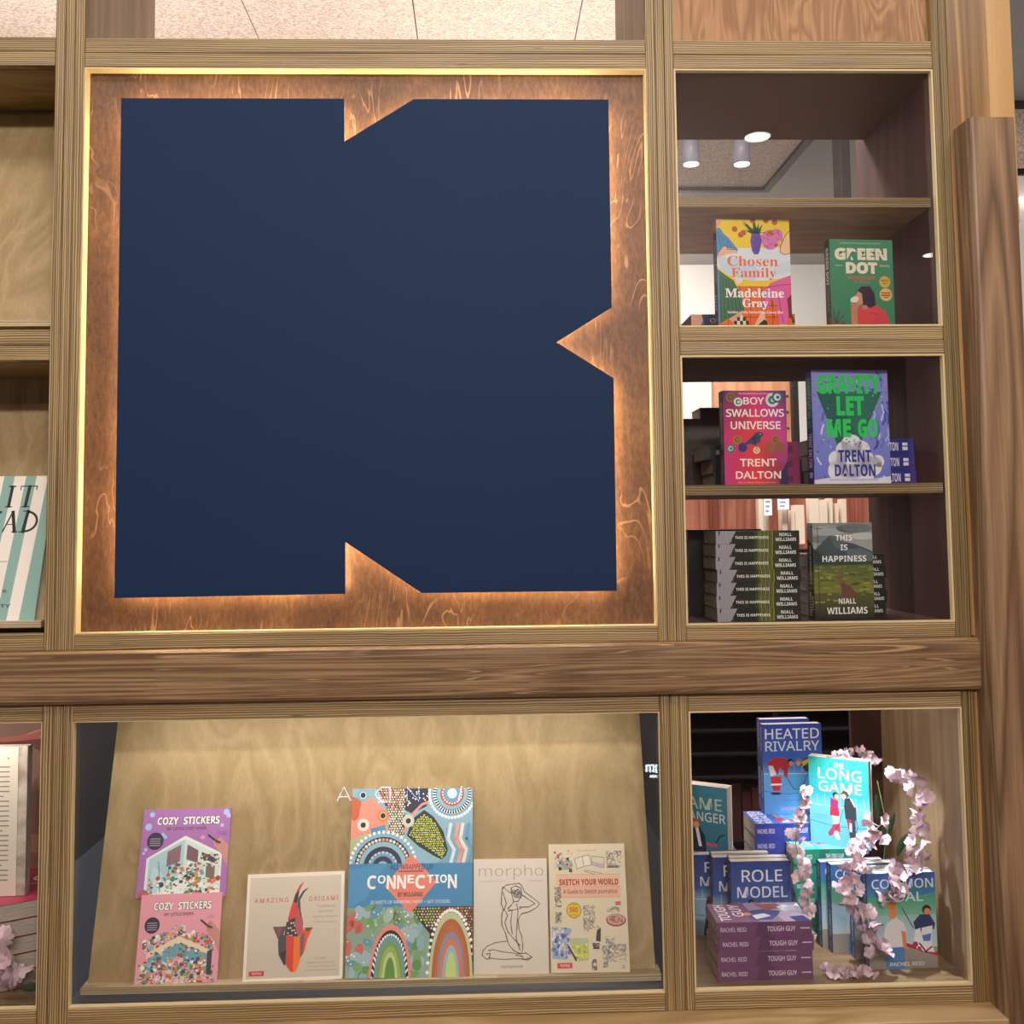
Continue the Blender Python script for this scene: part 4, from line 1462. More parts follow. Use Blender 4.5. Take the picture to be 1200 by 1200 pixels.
def art_connection(c):
    rr = random.Random(21)
    c.R(0, 0, 100, 42, '#7fa9c0', '#8ab5c8')
    c.P([(0, 8), (16, 4), (30, 14), (30, 28), (14, 36), (0, 36)], '#e0907f')
    c.P([(0, 4), (8, 6), (6, 16), (2, 18), (0, 16)], '#c2603c')
    c.P([(0, 28), (14, 24), (22, 34), (10, 38), (0, 34)], '#a9b48c')
    c.P([(16, 22), (28, 20), (30, 29), (20, 32)], '#4c8fb4')
    c.P([(40, 0), (66, 0), (62, 10), (50, 14), (44, 12)], '#1d2740')
    for q in range(18): c.E(rr.uniform(44, 63), rr.uniform(1, 10), .7, None, '#e8e4dc', 6, 0)
    c.nx()
    c.P([(20, 0), (42, 0), (44, 14), (44, 26), (30, 27), (32, 16), (26, 7)], '#2b211f')
    for i_ in range(11):
        for j_ in range(20):
            x, y = 21.5 + i_ * 2.1 + (j_ % 2) * 1.0 + rr.uniform(-.3, .3), .8 + j_ * 1.33
            if x > 43.6 or (x < 28.5 and y > 8) or (x < 31 and y > 15): continue
            c.E(x, y, rr.uniform(.75, .95), None, rr.choice(['#e5a39a', '#d9d4c2', '#e0876f', '#e9dcd0', '#b9c4a0'] if y < 12 else ['#d9d4c2', '#e9dcd0', '#c9ccb4']), 7, 0)
    c.nx()
    # green dotted blob
    c.P([(46, 26), (50, 17), (60, 12), (68, 16), (76, 24), (80, 34), (77, 40), (68, 37), (56, 32)], '#272a1c')
    blob = [(48, 26), (51, 19), (60, 14), (67, 17.5), (74, 25), (78, 34), (76, 38.5), (69, 35.5), (56, 30)]
    for i_ in range(20):
        for j_ in range(22):
            a, b = 47 + i_ * 1.75 + (j_ % 2) * .85 + rr.uniform(-.25, .25), 13.5 + j_ * 1.22 + rr.uniform(-.15, .15)
            if inpoly(a, b, blob): c.E(a, b, .72, None, rr.choice(['#b9c45a', '#a5b548', '#cdd27a', '#c4cf6a']), 7, 0)
    c.nx()
    c.L([(44, 24), (48, 16), (58, 9), (66, 7)], 2.0, '#e0907f')
    c.P([(78, 22), (100, 20), (100, 42), (70, 42), (80, 36)], '#6fa3bf')
    for (x0, col) in ((82, '#d7e2e4'), (88, '#e59a86'), (92, '#e9d9c8'), (97, '#5f93b8')): c.L([(x0, 20), (x0 - 2, 28), (x0 + 3, 34), (x0, 42)], 2.6, col)
    # concentric rings
    for (x, y, R_, cols) in ((83, 3, 19, ['#6fa3bf', '#1d2430', '#7fb0c4', '#b0483c', '#5b97b8', '#d9eef0']), (27, 43, 27, ['#7fb0cc', '#2a2320', '#8ab5c8', '#28304a', '#6f9ec0', '#28304a', '#8ab5c8'])):
        for i, col in enumerate(cols): c.E(x, y, R_ * (1 - i / (len(cols) + .3)), None, col, 28)
        nn = 44
        for i in range(nn):
            a = 2 * PI * i / nn
            f = lambda r: (x + r * math.cos(a), y - r * math.sin(a) * c.w / c.h)
            if x > 50: c.L([f(R_ * .71), f(R_ * .83)], .9, '#e9f2f2', 0)
            else: c.E(*f(R_ * .78), 1.3, None, rr.choice(['#e9e4d8', '#c99a80', '#d8c9b0']), 7, 0)
            c.E(*f(R_ * 1.0), 1.35, None, '#f2f0ea', 7, 0)
            if i % 2: c.E(*f(R_ * .42), .8, None, '#e9e4d8', 6, 0)
        c.nx()
    for (x, y, a, b) in ((9, 3.5, '#6fa9bd', '#1d1d24'), (26, 15, '#d9833f', '#2a2320'), (10, 20, '#e7d9cc', '#26222a'), (47, 18, '#c9cbb8', '#222')):
        c.E(x, y, 5, None, a); c.E(x, y, 2.7, None, '#ece4da'); c.E(x, y, 2.2, None, b)
    # band
    c.R(0, 41, 100, 64, '#3f86b4')
    c.P([(0, 44), (30, 41), (14, 60), (0, 64)], '#4a8fbb')
    # lower art
    c.R(0, 64, 100, 100, '#7d9c86', '#8ca79a')
    for q in range(110):
        x, y = rr.uniform(0, 60), rr.uniform(64, 100)
        col = '#c9665a' if x < 14 and 68 < y < 86 else rr.choice(['#5f8f4a', '#6f9c5a', '#86aab4', '#9ab4bc', '#5f93a8', '#7aa06a', '#a3b8a4'])
        c.E(x, y, rr.uniform(2, 5), rr.uniform(1.5, 5), col, 9, 0, rr.uniform(-.6, .6))
        if q % 12 == 11: c.nx()
    for q in range(50): c.E(rr.uniform(0, 50), rr.uniform(66, 100), rr.uniform(.4, .9), None, '#f0f0ea', 6, 0)
    c.nx()
    c.P([(50, 64), (100, 64), (100, 100), (66, 100), (66, 78), (56, 70)], '#2a2018')
    for i_ in range(22):
        for j_ in range(15):
            x, y = 52.5 + i_ * 2.25 + (j_ % 2) * 1.1 + rr.uniform(-.3, .3), 65 + j_ * 1.45
            if y > 68 + (x - 52) * .5: continue
            c.E(x, y, rr.uniform(.7, .95), None, rr.choice(['#b5bf52', '#c9a0a8', '#8fa648', '#e0d9c0'] if x < 74 else ['#a35a34', '#8a4a2c', '#c77a52', '#d9c0ae']), 7, 0)
    c.nx()

    def arch(x, w_, top, cols, tick=None):
        n = len(cols)
        for i, col in enumerate(cols):
            ww = w_ * (1 - i / n * .86)
            tt = top + (100 - top) * (i / n) * .72
            hh = 108 - tt
            pts = [(x + ww * math.cos(t), 108 - hh * max(0, math.sin(t)) ** .75) for t in [PI * k_ / 16 for k_ in range(17)]]
            c.P(pts, col)
            if tick and i == tick[0]:
                for k_ in range(26):
                    t = PI * (k_ + .5) / 26
                    g = lambda s_: (x + w_ * s_ * math.cos(t), 108 - (108 - top) * s_ * max(0, math.sin(t)) ** .75)
                    c.L([g(tick[1]), g(tick[2])], 1.3, '#f2f2ec', 0)
                c.nx()
    arch(35, 17, 73, ['#e0857a', '#17171c', '#5f97a6', '#7a9a4a', '#8fae5a', '#b9c98a', '#5f8a3c'], (1, .72, .86))
    arch(83, 17.5, 67, ['#b9c49a', '#b0602f', '#b5683a', '#8a86a4', '#d07a4a', '#8fb0c0', '#b9cf7a'])
    for k_ in range(30):
        t = PI * (k_ + .5) / 30
        c.E(83 + 18.8 * math.cos(t), 108 - 42 * max(0, math.sin(t)) ** .75, 1.4, None, '#f2efe8', 7, 0)
    c.nx()
    # band lettering
    c.P([(50, 36), (71, 51), (50, 67.5), (29, 53)], '#e0816f')
    c.R(40, 45, 60, 45.5, '#4a2f3a')
    c.T('ALL WRAPPED UP', 33, 41.5, 68, 44.4, '#26364f', 's', .01)
    x = 15
    for ch_, w_, h_ in zip('CONNECTION', (8, 7, 8, 8, 6, 9, 6, 4, 6, 8), (1, .6, 1, 1, .6, 1, .62, .62, .6, 1)):
        top = 47.2
        c.T(ch_, x, top, x + w_ * .9, top + 7.3 * h_, '#f4f2ee', 's', .035, 1, 0, 0)
        x += w_ + .35
    c.nx()
    c.T('BY MULGANAI', 40, 56.2, 60, 58.6, '#3a2430', 'sb')
    c.T('20 SHEETS OF WRAPPING PAPER + GIFT STICKERS', 18, 60.5, 82, 62.2, '#dfeaf0', 's')


def art_morpho(c):
    c.R(0, 0, 100, 100, '#d8d0c4', '#cdc4b6')
    c.T('morpho', 7, 5.5, 95, 18.5, '#b39a94', 's', -.012)
    c.T('anatomy for artists', 8, 19.2, 43, 20.6, '#8d857c'); c.T('michel lauricella', 74, 19, 95, 20.4, '#8d857c')
    D_ = '#4f4842'
    S = [[(58, 31), (49, 30), (40, 25), (38, 30), (37, 40), (40, 44), (38, 50), (38, 58), (42, 64), (45, 72), (48, 76)],
         [(38, 27), (44, 23.5), (54, 22.5), (62, 22), (66, 25), (68, 28)], [(68, 29), (76, 33), (86, 38), (89, 40), (86, 43), (76, 47), (64, 49)],
         [(66, 32), (74, 36), (83, 40), (74, 43), (62, 43)], [(64, 49), (60, 54), (61, 62), (64, 68), (66, 76), (64, 83)], [(52, 32), (51, 26), (57, 24), (64, 26), (65, 33), (60, 38), (54, 38), (52, 32)],
         [(54, 38), (50, 42), (46, 44), (52, 46), (50, 56), (52, 66)], [(58, 40), (60, 46), (58, 58), (57, 70), (62, 80)], [(41, 44), (46, 50), (42, 56), (46, 64), (56, 72), (62, 76)],
         [(44, 72), (30, 73), (18, 76), (12, 80), (12, 84), (17, 87), (24, 86)], [(20, 80), (26, 79), (38, 81), (50, 82), (60, 83), (70, 82.5), (78, 86), (72, 88), (60, 87), (40, 87.5), (24, 86.5)],
         [(48, 76), (54, 80), (62, 83)], [(56, 84), (64, 85), (66, 88), (74, 86.5)], [(17, 83), (22, 82), (20, 87)], [(40, 30), (44, 40), (40, 46)], [(46, 46), (56, 45), (64, 44)], [(54, 28), (62, 30), (56, 34), (64, 35)], [(54, 30), (60, 27), (64, 31)]]
    rr = random.Random(4)
    for s_ in S: c.L(s_, 1.0, D_, 0)
    c.nx()
    for s_ in S: c.L([(a + rr.uniform(-1.4, 1.4), b + rr.uniform(-.8, .8)) for a, b in s_], .45, '#6d655e', 0)
    c.nx()
    for q in range(16): c.L([(52 + q * .8, 27 + (q % 4)), (54 + q * .7, 33 + (q % 3))], .5, '#5a524b', 0)
    c.nx()
    c.T('rockynook', 37, 92, 66, 95.5, '#6d655e', 's', .006)


def art_sketch(c):
    c.R(0, 0, 100, 100, '#d6cbb0', '#cfc4aa')
    c.T('Shari Blaukopf', 37, 4.5, 63, 6.2, '#a97a66')
    rr = random.Random(9)

    def doodle(x0, y0, x1, y1, n, col='#5a5a62', cols=None, wd_=.5):
        for q in range(n):
            x, y = rr.uniform(x0, x1), rr.uniform(y0, y1)
            pts = [(x, y)]
            for k_ in range(3): pts.append((min(x1, max(x0, pts[-1][0] + rr.uniform(-5, 5))), min(y1, max(y0, pts[-1][1] + rr.uniform(-2.6, 2.6)))))
            c.L(pts, wd_, rr.choice(cols) if cols else col, 0)
        c.nx()
    c.E(20, 16, 11, 5, '#9db0a8'); clutter(c, 8, 5, 30, 20, 50, ['#2d2d35', '#c8605a', '#d99a8a', '#7fa0a0', '#dcd3bd'], 31, 4)
    c.P([(34, 12), (44, 10), (46, 18), (37, 20)], '#dcd4c0'); c.P([(44, 10), (53, 9), (56, 17), (46, 18)], '#e0d8c6')
    for L_ in ([(34, 12), (44, 10), (46, 18), (37, 20), (34, 12)], [(44, 10), (53, 9), (56, 17), (46, 18)], [(56, 10), (73, 11), (72, 19), (57, 17), (56, 10)], [(57, 15), (72, 17)], [(46, 21), (70, 24)], [(46, 22), (68, 26)]): c.L(L_, .6, '#5a5a68', 0)
    c.nx()
    c.P([(58, 14.5), (71, 16.2), (70, 20), (60, 18)], '#b9a4b8')
    doodle(76, 6, 96, 18, 34); c.R(76, 18, 92, 19.5, '#6a6a64')
    c.R(10, 24.5, 92, 34, '#dfb79a'); c.R(10, 34, 92, 42.5, '#dcae94')
    for v in (24.5, 34, 42.5):
        for q in range(26): c.R(10 + q * 3.2, v - .15, 12 + q * 3.2, v + .15, '#a8623f'); c.k -= 1
    c.nx()
    c.T('SKETCH YOUR WORLD', 13, 28, 90, 33, '#a8382f', 'sb', .02)
    c.T('A Guide to Sketch Journaling', 18, 36, 88, 40.5, '#6a4038', 's', .01)
    doodle(7, 34, 15, 50, 26); doodle(7, 54, 15, 62, 16)
    c.E(31, 52.5, 9.5, None, '#d9b71f'); c.ring(31, 52.5, 8.6, 9.3, '#5d5320'); c.T('500', 25.5, 50, 36.5, 54, '#a8452f', 'sb'); c.T('OVER', 27, 47.4, 35, 48.7, '#5d5320'); c.T('sketches', 26, 55.4, 36, 56.8, '#5d5320')
    doodle(43, 49, 58, 69, 44, '#7a7a74'); doodle(74, 50, 90, 54, 16, '#8a9a84'); c.R(85, 46, 92, 49, '#c8605a')
    c.E(85, 60.5, 13, 5, '#8a4a44'); c.E(85, 60, 11.4, 4.2, '#c9988a'); doodle(77, 57.5, 93, 62.5, 18, '#7a3f3c')
    c.P([(2, 65), (24, 66), (28, 67), (23, 74), (24, 82), (20, 90), (2, 89)], '#8fa3c4')
    clutter(c, 3, 66, 22, 88, 70, ['#5d78ae', '#a9b8cc', '#c9d3dc', '#49618f', '#d9c3b4'], 33, 5)
    c.P([(24, 77), (48, 79), (48, 90), (36, 91)], '#b9bc5c'); c.R(24, 74, 48, 78, '#a9b694'); clutter(c, 26, 79, 46, 89, 26, ['#cfd07a', '#9aa64c', '#e0dfa8'], 34, 4)
    c.L([(23, 80), (32, 90.5)], 2.2, '#2c3648')
    c.P([(60, 68), (65, 66), (64, 77), (58, 76)], '#2d2f36'); c.E(61.5, 65.5, 2, None, '#caa58a')
    doodle(54, 78, 62, 82, 14, '#4a5268', None, .9); doodle(70, 73, 82, 79, 14, '#8a94a4'); doodle(72, 79, 96, 92, 50, '#7a7d88'); doodle(66, 80, 72, 96, 22, '#7c8490'); doodle(52, 90, 58, 98, 18)
    c.R(8, 92.5, 27, 96.5, '#c6404a'); c.T('TUTTLE', 11.5, 93.6, 23.5, 95.4, '#ecd2c8', 'sb')
    c.L([(90, 97), (92, 94.5), (94, 97), (90, 97)], .5, '#666')


def art_stripes(c):
    c.R(0, 0, 100, 100, '#7fa39b')
    for q in range(5):
        x = 83 - q * 20.5
        c.P([(x, 0), (x + 10.8, 0), (x + 3, 100), (x - 8, 100)], '#ddd6cd', 0)
    c.nx()
    c.T('EAT', 18, 7, 48, 22, '#1d2224', 'n', -.006)
    c.L([(59, 7.4), (65, 7.4)], 1.4, '#1d2224', 0); c.L([(62, 7.4), (61, 22)], 2.8, '#1d2224', 0); c.L([(58, 22), (64, 22)], 1, '#1d2224', 0)
    c.L([(70, 7.4), (85, 7.4)], 1, '#1d2224', 0); c.L([(70, 7.2), (70, 10)], .9, '#1d2224', 0); c.L([(85, 7.2), (84.7, 10)], .9, '#1d2224', 0); c.L([(78, 7.4), (76.5, 22)], 3.0, '#1d2224', 0); c.L([(73.5, 22), (80, 22)], 1, '#1d2224')
    c.T('BRE', 18, 25, 56, 40, '#1d2224', 'n', -.006)
    c.L([(66, 25.5), (59, 39.8)], 1.3, '#1d2224', 0); c.L([(66, 25.5), (70, 39.8)], 3.0, '#1d2224', 0); c.L([(61, 34.5), (68.5, 34.5)], .8, '#1d2224', 0); c.L([(67.5, 39.8), (72.5, 39.8)], 1, '#1d2224', 0)
    c.ring(79, 32.5, 9.2, 11.4, '#1d2224', -90, 90, 18, 0, .93); c.L([(80, 25), (77.6, 40)], 3.0, '#1d2224', 0); c.L([(75.5, 25.2), (81, 25.2)], 1, '#1d2224', 0); c.L([(74, 39.8), (80, 39.8)], 1, '#1d2224')
    c.T('DINNERS &', 30, 79, 72, 81.3, '#3a4648', 'sb')
    c.T('HOSPITALITY', 26, 89, 77, 91.3, '#3a4648', 'sb')
    c.R(60, 60, 68, 60.4, '#5d6b6a')


def hockey(bg0, bg1, ice, lines, tc='#eef0f4'):
    def f(c, fig=None):
        c.R(0, 0, 100, 42, bg0, bg1)
        c.R(0, 42, 100, 55, bg1, ice)
        c.R(0, 55, 100, 100, ice, ice)
        for q in range(9): c.L([(q * 13, 43), (q * 13 + .5, 54)], .5, '#dfe8f0', 0)
        c.nx()
        c.L([(0, 55), (100, 56)], .7, '#e6eef4'); c.L([(0, 74), (40, 78), (100, 76)], 1.2, '#3f74b8')
        for (s_, a, b, x, y) in lines: c.T(s_, a, b, x, y, tc, 's', .008)
    return f


def art_heated(c):
    hockey('#2f46a8', '#3a72d0', '#5aa4e0', [('HEATED', 4, 5, 96, 16.5), ('RIVALRY', 4, 19, 96, 30)])(c)
    # two players facing off
    c.P([(8, 42), (20, 36), (34, 38), (44, 40), (44, 48), (34, 52), (28, 48), (24, 56), (10, 56)], '#c8303a')
    c.P([(8, 46), (16, 46), (22, 56), (12, 58)], '#e9e9ec'); c.P([(12, 58), (30, 58), (30, 66), (27, 74), (16, 74), (12, 66)], '#c8303a'); c.R(12, 66, 30, 68, '#f0f0f2')
    c.E(46, 42, 5, None, '#2a2226'); c.E(47, 44, 4, None, '#d8a080'); c.P([(34, 48), (42, 50), (40, 60), (34, 58)], '#b02a34')
    c.P([(98, 36), (80, 36), (68, 40), (64, 46), (72, 54), (80, 52), (82, 60), (98, 62)], '#33363a'); c.P([(66, 42), (80, 38), (80, 42), (66, 48)], '#e0c030'); c.R(80, 50, 98, 53, '#e0c030')
    c.E(60, 42, 5, None, '#c08040'); c.E(59, 44, 4, None, '#e0a888'); c.P([(82, 60), (98, 62), (96, 76), (86, 76)], '#3c3f44'); c.R(84, 66, 97, 68.5, '#e0c030')
    c.L([(38, 58), (50, 72), (56, 73)], 1.0, '#22242c'); c.L([(76, 54), (64, 72), (58, 73)], 1.0, '#22242c')
    c.E(20, 77, 9, 1.4, '#22262e'); c.E(90, 79, 8, 1.3, '#22262e')
    c.T('They are rivals on the ice', 30, 84, 78, 85.6, '#3a5ca8'); c.T('RACHEL REID', 28, 92, 80, 96, '#f0a0c8', 's')


def art_long(c):
    hockey('#2aa894', '#2a9cb0', '#6ab8ea', [('THE', 42, 5, 60, 11), ('LONG', 16, 12, 88, 24.5), ('GAME', 16, 27, 88, 39)])(c)
    c.P([(36, 45), (48, 48), (50, 66), (34, 66)], '#c8283c'); c.E(44, 42, 5, None, '#241f26'); c.E(46, 43.5, 3.8, None, '#d8a07c'); c.P([(36, 46), (48, 56), (46, 58), (36, 52)], '#7a2f80')
    c.P([(38, 66), (50, 66), (50, 74), (44, 80), (50, 92), (44, 93), (38, 80)], '#ece9ec'); c.P([(38, 76), (50, 74), (51, 84), (38, 82)], '#b83a4c'); c.P([(44, 78), (38, 88), (32, 90), (30, 86), (38, 78)], '#b83a4c')
    c.P([(60, 44), (70, 44), (78, 52), (78, 68), (60, 68), (58, 54)], '#2f333a'); c.E(60, 40, 6, None, '#4a2a20'); c.E(58, 42.5, 4.4, None, '#dca088'); c.P([(68, 44), (71, 44), (77, 52), (76, 54)], '#f0eef0')
    c.P([(62, 68), (76, 68), (76, 84), (74, 92), (67, 92), (65, 82)], '#3c4048'); c.P([(64, 68), (69, 68), (68, 82), (65, 80)], '#c8283c'); c.R(66, 72, 70, 82, '#eee'); c.E(71, 94, 7, 1.6, '#2a2c34')
    c.L([(56, 58), (48, 76), (40, 84)], 1, '#243050'); c.L([(76, 64), (80, 76), (76, 82)], 1, '#243050')
    c.T('THE PERFECT SEQUEL', 8, 66, 30, 67.6, '#3f6fb0'); c.T('SHORT AND SWEET', 8, 69, 30, 70.4, '#3f6fb0')


def art_role(c):
    hockey('#2c3f80', '#3f5fa0', '#8fb0cc', [('ROLE', 18, 9, 86, 22), ('MODEL', 10, 27, 94, 39)], '#dfe2ea')(c)
    c.P([(22, 52), (40, 52), (40, 62), (38, 76), (20, 80), (18, 66)], '#2c3534'); c.P([(24, 52), (30, 52), (32, 66), (24, 66)], '#b0454a'); c.E(33, 44, 5.4, None, '#2a211f'); c.E(34, 46, 4.4, None, '#c88c6c')
    c.P([(18, 78), (40, 76), (44, 100), (14, 100)], '#22262c')
    c.P([(56, 58), (66, 50), (78, 56), (88, 72), (90, 100), (60, 100), (54, 76)], '#4a3f7c'); c.E(62, 50, 5, None, '#c8a84a'); c.E(60, 53, 4, None, '#d8a888'); c.L([(51, 48), (53, 88)], 1, '#a04a52'); c.P([(50, 80), (58, 76), (58, 96), (50, 96)], '#a8485a')
    c.T('RACHEL REID', 20, 92, 80, 96.5, '#e8e8ee', 's')


def art_common(c):
    c.R(0, 0, 100, 24, '#33589c', '#3d7fa8'); c.R(0, 24, 100, 44, '#3f9c80', '#7fb89c'); c.R(0, 44, 100, 60, '#9cc0bc', '#a8c8d8'); c.R(0, 60, 100, 78, '#a9c9d8', '#b8cfd4'); c.R(0, 78, 100, 100, '#9a9088', '#8c857c')
    c.L([(20, 20), (100, 14)], 2, '#2f8a7a'); c.L([(40, 30), (100, 22)], 1.5, '#5aa8a0')
    c.P([(46, 71), (100, 84), (100, 88), (46, 75)], '#b02a48')
    c.P([(28, 52), (40, 46), (52, 52), (56, 62), (52, 78), (26, 80), (22, 70), (24, 58)], '#dcdcdc'); c.P([(30, 32), (42, 32), (42, 44), (38, 48), (31, 46)], '#d98a58'); c.E(35, 34, 7, 4, '#c9783c')
    c.P([(26, 78), (52, 77), (52, 100), (24, 100)], '#4f7fb8'); c.P([(48, 60), (55, 62), (55, 78), (50, 78)], '#d98a58')
    c.P([(66, 52), (76, 44), (90, 44), (98, 54), (96, 60), (86, 60), (70, 64)], '#2c3a68'); c.E(86, 39, 6.5, None, '#3a2420'); c.E(87, 41, 4.6, None, '#e0885a'); c.P([(68, 60), (76, 58), (78, 74), (70, 80), (66, 72)], '#e4e6ea')
    c.P([(78, 58), (94, 56), (92, 74), (96, 84), (76, 82)], '#dfe4ea'); c.P([(78, 66), (92, 64), (90, 72), (80, 72)], '#5a74b8'); c.L([(50, 36), (66, 58)], 1.2, '#243050'); c.L([(74, 74), (84, 84)], 2, '#2a2028'); c.L([(84, 82), (92, 78)], 2.4, '#b02a48'); c.L([(72, 78), (78, 83)], 2.4, '#b02a48'); c.E(68, 75, 4, None, '#b02a48')
    c.T('COMMON', 7, 6, 97, 16, '#dfe6f0', 's', .008); c.T('GOAL', 22, 20, 82, 30, '#cfe4e4', 's', .008)
    c.R(34, 91.5, 72, 91.9, '#6f6a64'); c.T('RACHEL REID', 30, 93, 80, 97, '#e9e4de', 's', .005)


def art_changer(c):
    c.R(0, 0, 100, 100, '#3a7f98', '#2f6f88')
    c.T('GAME', 6, 18, 90, 36, '#b9c8b4', 's', .008); c.T('CHANGER', 2, 40, 96, 54, '#cfd8d4', 's', .008)
    c.P([(30, 66), (48, 62), (58, 76), (60, 100), (30, 100)], '#1b1f3a'); c.P([(40, 64), (46, 64), (52, 92), (46, 92)], '#e4e4e8'); c.E(42, 57, 7, None, '#c8503c'); c.E(42, 60, 5.6, None, '#e0a080')
    c.P([(4, 76), (22, 64), (30, 70), (30, 92), (16, 92)], '#6b2f3c'); c.L([(78, 84), (84, 74), (94, 70)], 2.2, '#14202c'); c.P([(60, 84), (76, 86), (80, 84), (80, 90), (62, 90)], '#c84a74')


def art_tough(c):
    c.R(0, 0, 100, 100, '#7c4a70', '#8a5478')
    c.P([(0, 46), (100, 40), (100, 100), (0, 100)], '#a08ab0'); c.P([(0, 72), (100, 60), (100, 100), (0, 100)], '#c9b8d4')
    c.P([(8, 40), (40, 36), (60, 44), (66, 58), (56, 76), (34, 70), (10, 60)], '#4a5090'); c.P([(14, 44), (34, 42), (44, 56), (30, 62)], '#e8ecf4'); c.E(40, 36, 9, 6, '#b86a3c'); c.E(42, 38, 7, 4.6, '#d8926c')
    c.P([(60, 60), (92, 52), (98, 76), (70, 84)], '#a85f3c'); c.P([(54, 80), (76, 74), (92, 84), (84, 94), (56, 94)], '#e4e2ee')
    for q in range(4): c.L([(66 + q * 5, 62), (70 + q * 5, 80)], 1.3, '#5a4f9a', 0)
    c.nx()
    c.P([(0, 84), (24, 80), (30, 96), (0, 100)], '#3f4a8c')
    c.T('TOUGH', 8, 6, 92, 18, '#ece6f0', 's', .02); c.T('GUY', 30, 22, 92, 34, '#ece6f0', 's', .02)


def sp_reid(bg, title, dk, right=True):
    def f(c):
        c.R(0, 0, 100, 100, bg)
        c.P([(44, 0), (60, 0), (55, 100), (40, 100)], dk)
        c.T('RACHEL REID', 4, 36, 31, 66, '#d6cbe0', 's', .012)
        c.T(title, 53, 32, 83, 66, '#e6e0ee', 's', .014)
        c.R(88, 44, 98, 52, '#d6cbe0')
    return f


# ------------------------------------------------------------------ books in the tall right bookcase
def front_book(label, x0, x1, ytop, Yf, zb, t, art, base, spine=None, yaw=0, lean=0, group=None, hfix=None):
    w, h = size_at(x0, ytop, x1, Yf, zb)
    if hfix: h = hfix
    me = book_meshes(w, h, t, base, art, spine)
    cx = (at(x0, ytop, Yf).x + at(x1, ytop, Yf).x) / 2
    return book(label, me, stand(cx, Yf + t / 2, zb, yaw, lean), group), me, (w, h)


ZA = zm1 + .0005
book_fam, me_fam, _ = front_book('yellow and orange paperback with a purple vase and pink trousers, standing on the upper shelf', 838, 925, 257, .075, ZA, .026, art_family, '#2c5f8c', sp_family, yaw=3)
book_gr, me_gr, _ = front_book('green paperback with a black-haired woman in a red top, standing on the upper shelf', 970, 1046, 281, .085, ZA, .028, art_green, '#2f6b4f', sp_green, yaw=4)
# lying copies behind the family novel and the green novel
lw, lh = .153, .236
mf2 = book_meshes(lw, lh, .030, '#2c5f8c', art_family, sp_family)
for k in range(2):
    xx = (at(798, 370, .17).x + at(938, 370, .17).x) / 2
    book(('blue-spined paperback lying lowest behind the yellow standing one', 'blue-spined paperback lying on top of another behind the yellow standing one')[k], mf2, lie(xx + .004 * k, .165, ZA + k * .0305, lw, lh, .030))
mg2 = book_meshes(.135, .205, .028, '#2f6b4f', art_green, sp_green)
book('green paperback lying flat behind the standing green one', mg2, lie((at(943, 375, .17).x + at(1056, 375, .17).x) / 2, .165, ZA, .135, .205, .028))

# middle shelf
ZB = zt[0] + .0003
book_boy, me_boy, _ = front_book('magenta and red paperback with a dark bird, standing on the middle shelf', 846, 921, 458, .075, ZB, .032, art_boy, '#3a2748', sp_boy, yaw=3, group=None)
book_gv, me_gv, _ = front_book('blue-violet paperback with a dark green wedge and bright green title, standing on the middle shelf', 949, 1040, 434, .07, ZB, .034, art_gravity, '#232a86', sp_gravity, yaw=3)
mb2 = book_meshes(.130, .20, .031, '#1f2a2c', None, sp_boy)
bl_ = ('lowest of the dark green-spined paperbacks lying behind the magenta one', 'middle of the dark green-spined paperbacks lying behind the magenta one', 'topmost of the dark green-spined paperbacks lying behind the magenta one')
for k in range(3):
    x0 = at((828, 820, 806)[2 - k] if False else (836, 834, 826)[k], 540, .17).x
    book(bl_[k], mb2, lie(x0 + .10, .16, ZB + k * .0312, .130, .20, .031))
mb3 = book_meshes(.130, .20, .028, '#4c413c', None, None)
for s_, (xa2, n_, lab) in enumerate(((800, 6, 'dull brown book lying in the left stack of dark books behind the magenta paperback'), (816, 7, 'dull brown book lying in the taller stack right behind the dark-spined ones'))):
    for k in range(n_):
        Yb = .30 if s_ else .34
        book(lab, mb3, Matrix.Translation((at(xa2, 520, Yb).x + .02 + .05 * s_, Yb - .0, ZB + k * .0285 + .014)) @ Matrix.Rotation(PI / 2 * 0, 4, 'Z') @ Matrix.Translation((0, 0, 0)) @ LIE @ Matrix.Translation((0, 0, -.1)) if False else lie(at(xa2, 520, Yb).x + .09 + .01 * (k % 2), Yb - .09, ZB + k * .0285, .09, .16, .028), 'dull brown books behind the dark spines, %s stack' % ('taller' if s_ else 'left')) if False else None
mb3 = book_meshes(.10, .12, .028, '#4c413c', None, None)
for (xa2, Yb, n_, lab, grp) in ((802, .32, 6, 'dull brown book in the far left stack on the middle shelf', 'dull brown books, far left stack'), (826, .34, 7, 'dull brown book in the taller stack behind the dark green spines', 'dull brown books, taller stack')):
    for k in range(n_):
        book(lab, mb3, lie(at(xa2, 520, Yb).x + .05, Yb, ZB + k * .0285, .10, .12, .028), grp)
mb4 = book_meshes(.11, .05, .033, '#8c2a5a', None, lambda c: (c.R(0, 0, 100, 100, '#8c2a5a'), c.R(30, 30, 70, 70, '#5d2450')))
for k in range(3):
    book(('lowest', 'middle', 'topmost')[k] + ' of three plum-coloured books between the magenta and the violet paperbacks', mb4, lie(at(924, 540, .15).x, .15, ZB + k * .0332, .11, .05, .033))
mv2 = book_meshes(.150, .234, .034, '#232a86', None, sp_gravity)
for k in range(3):
    book(('lowest', 'middle', 'topmost')[k] + ' of three navy-spined paperbacks lying behind the violet standing one', mv2, lie(at(1072, 540, .14).x - .117 + (.002, 0, -.001)[k], .14, ZB + k * .0345, .150, .234, .034))

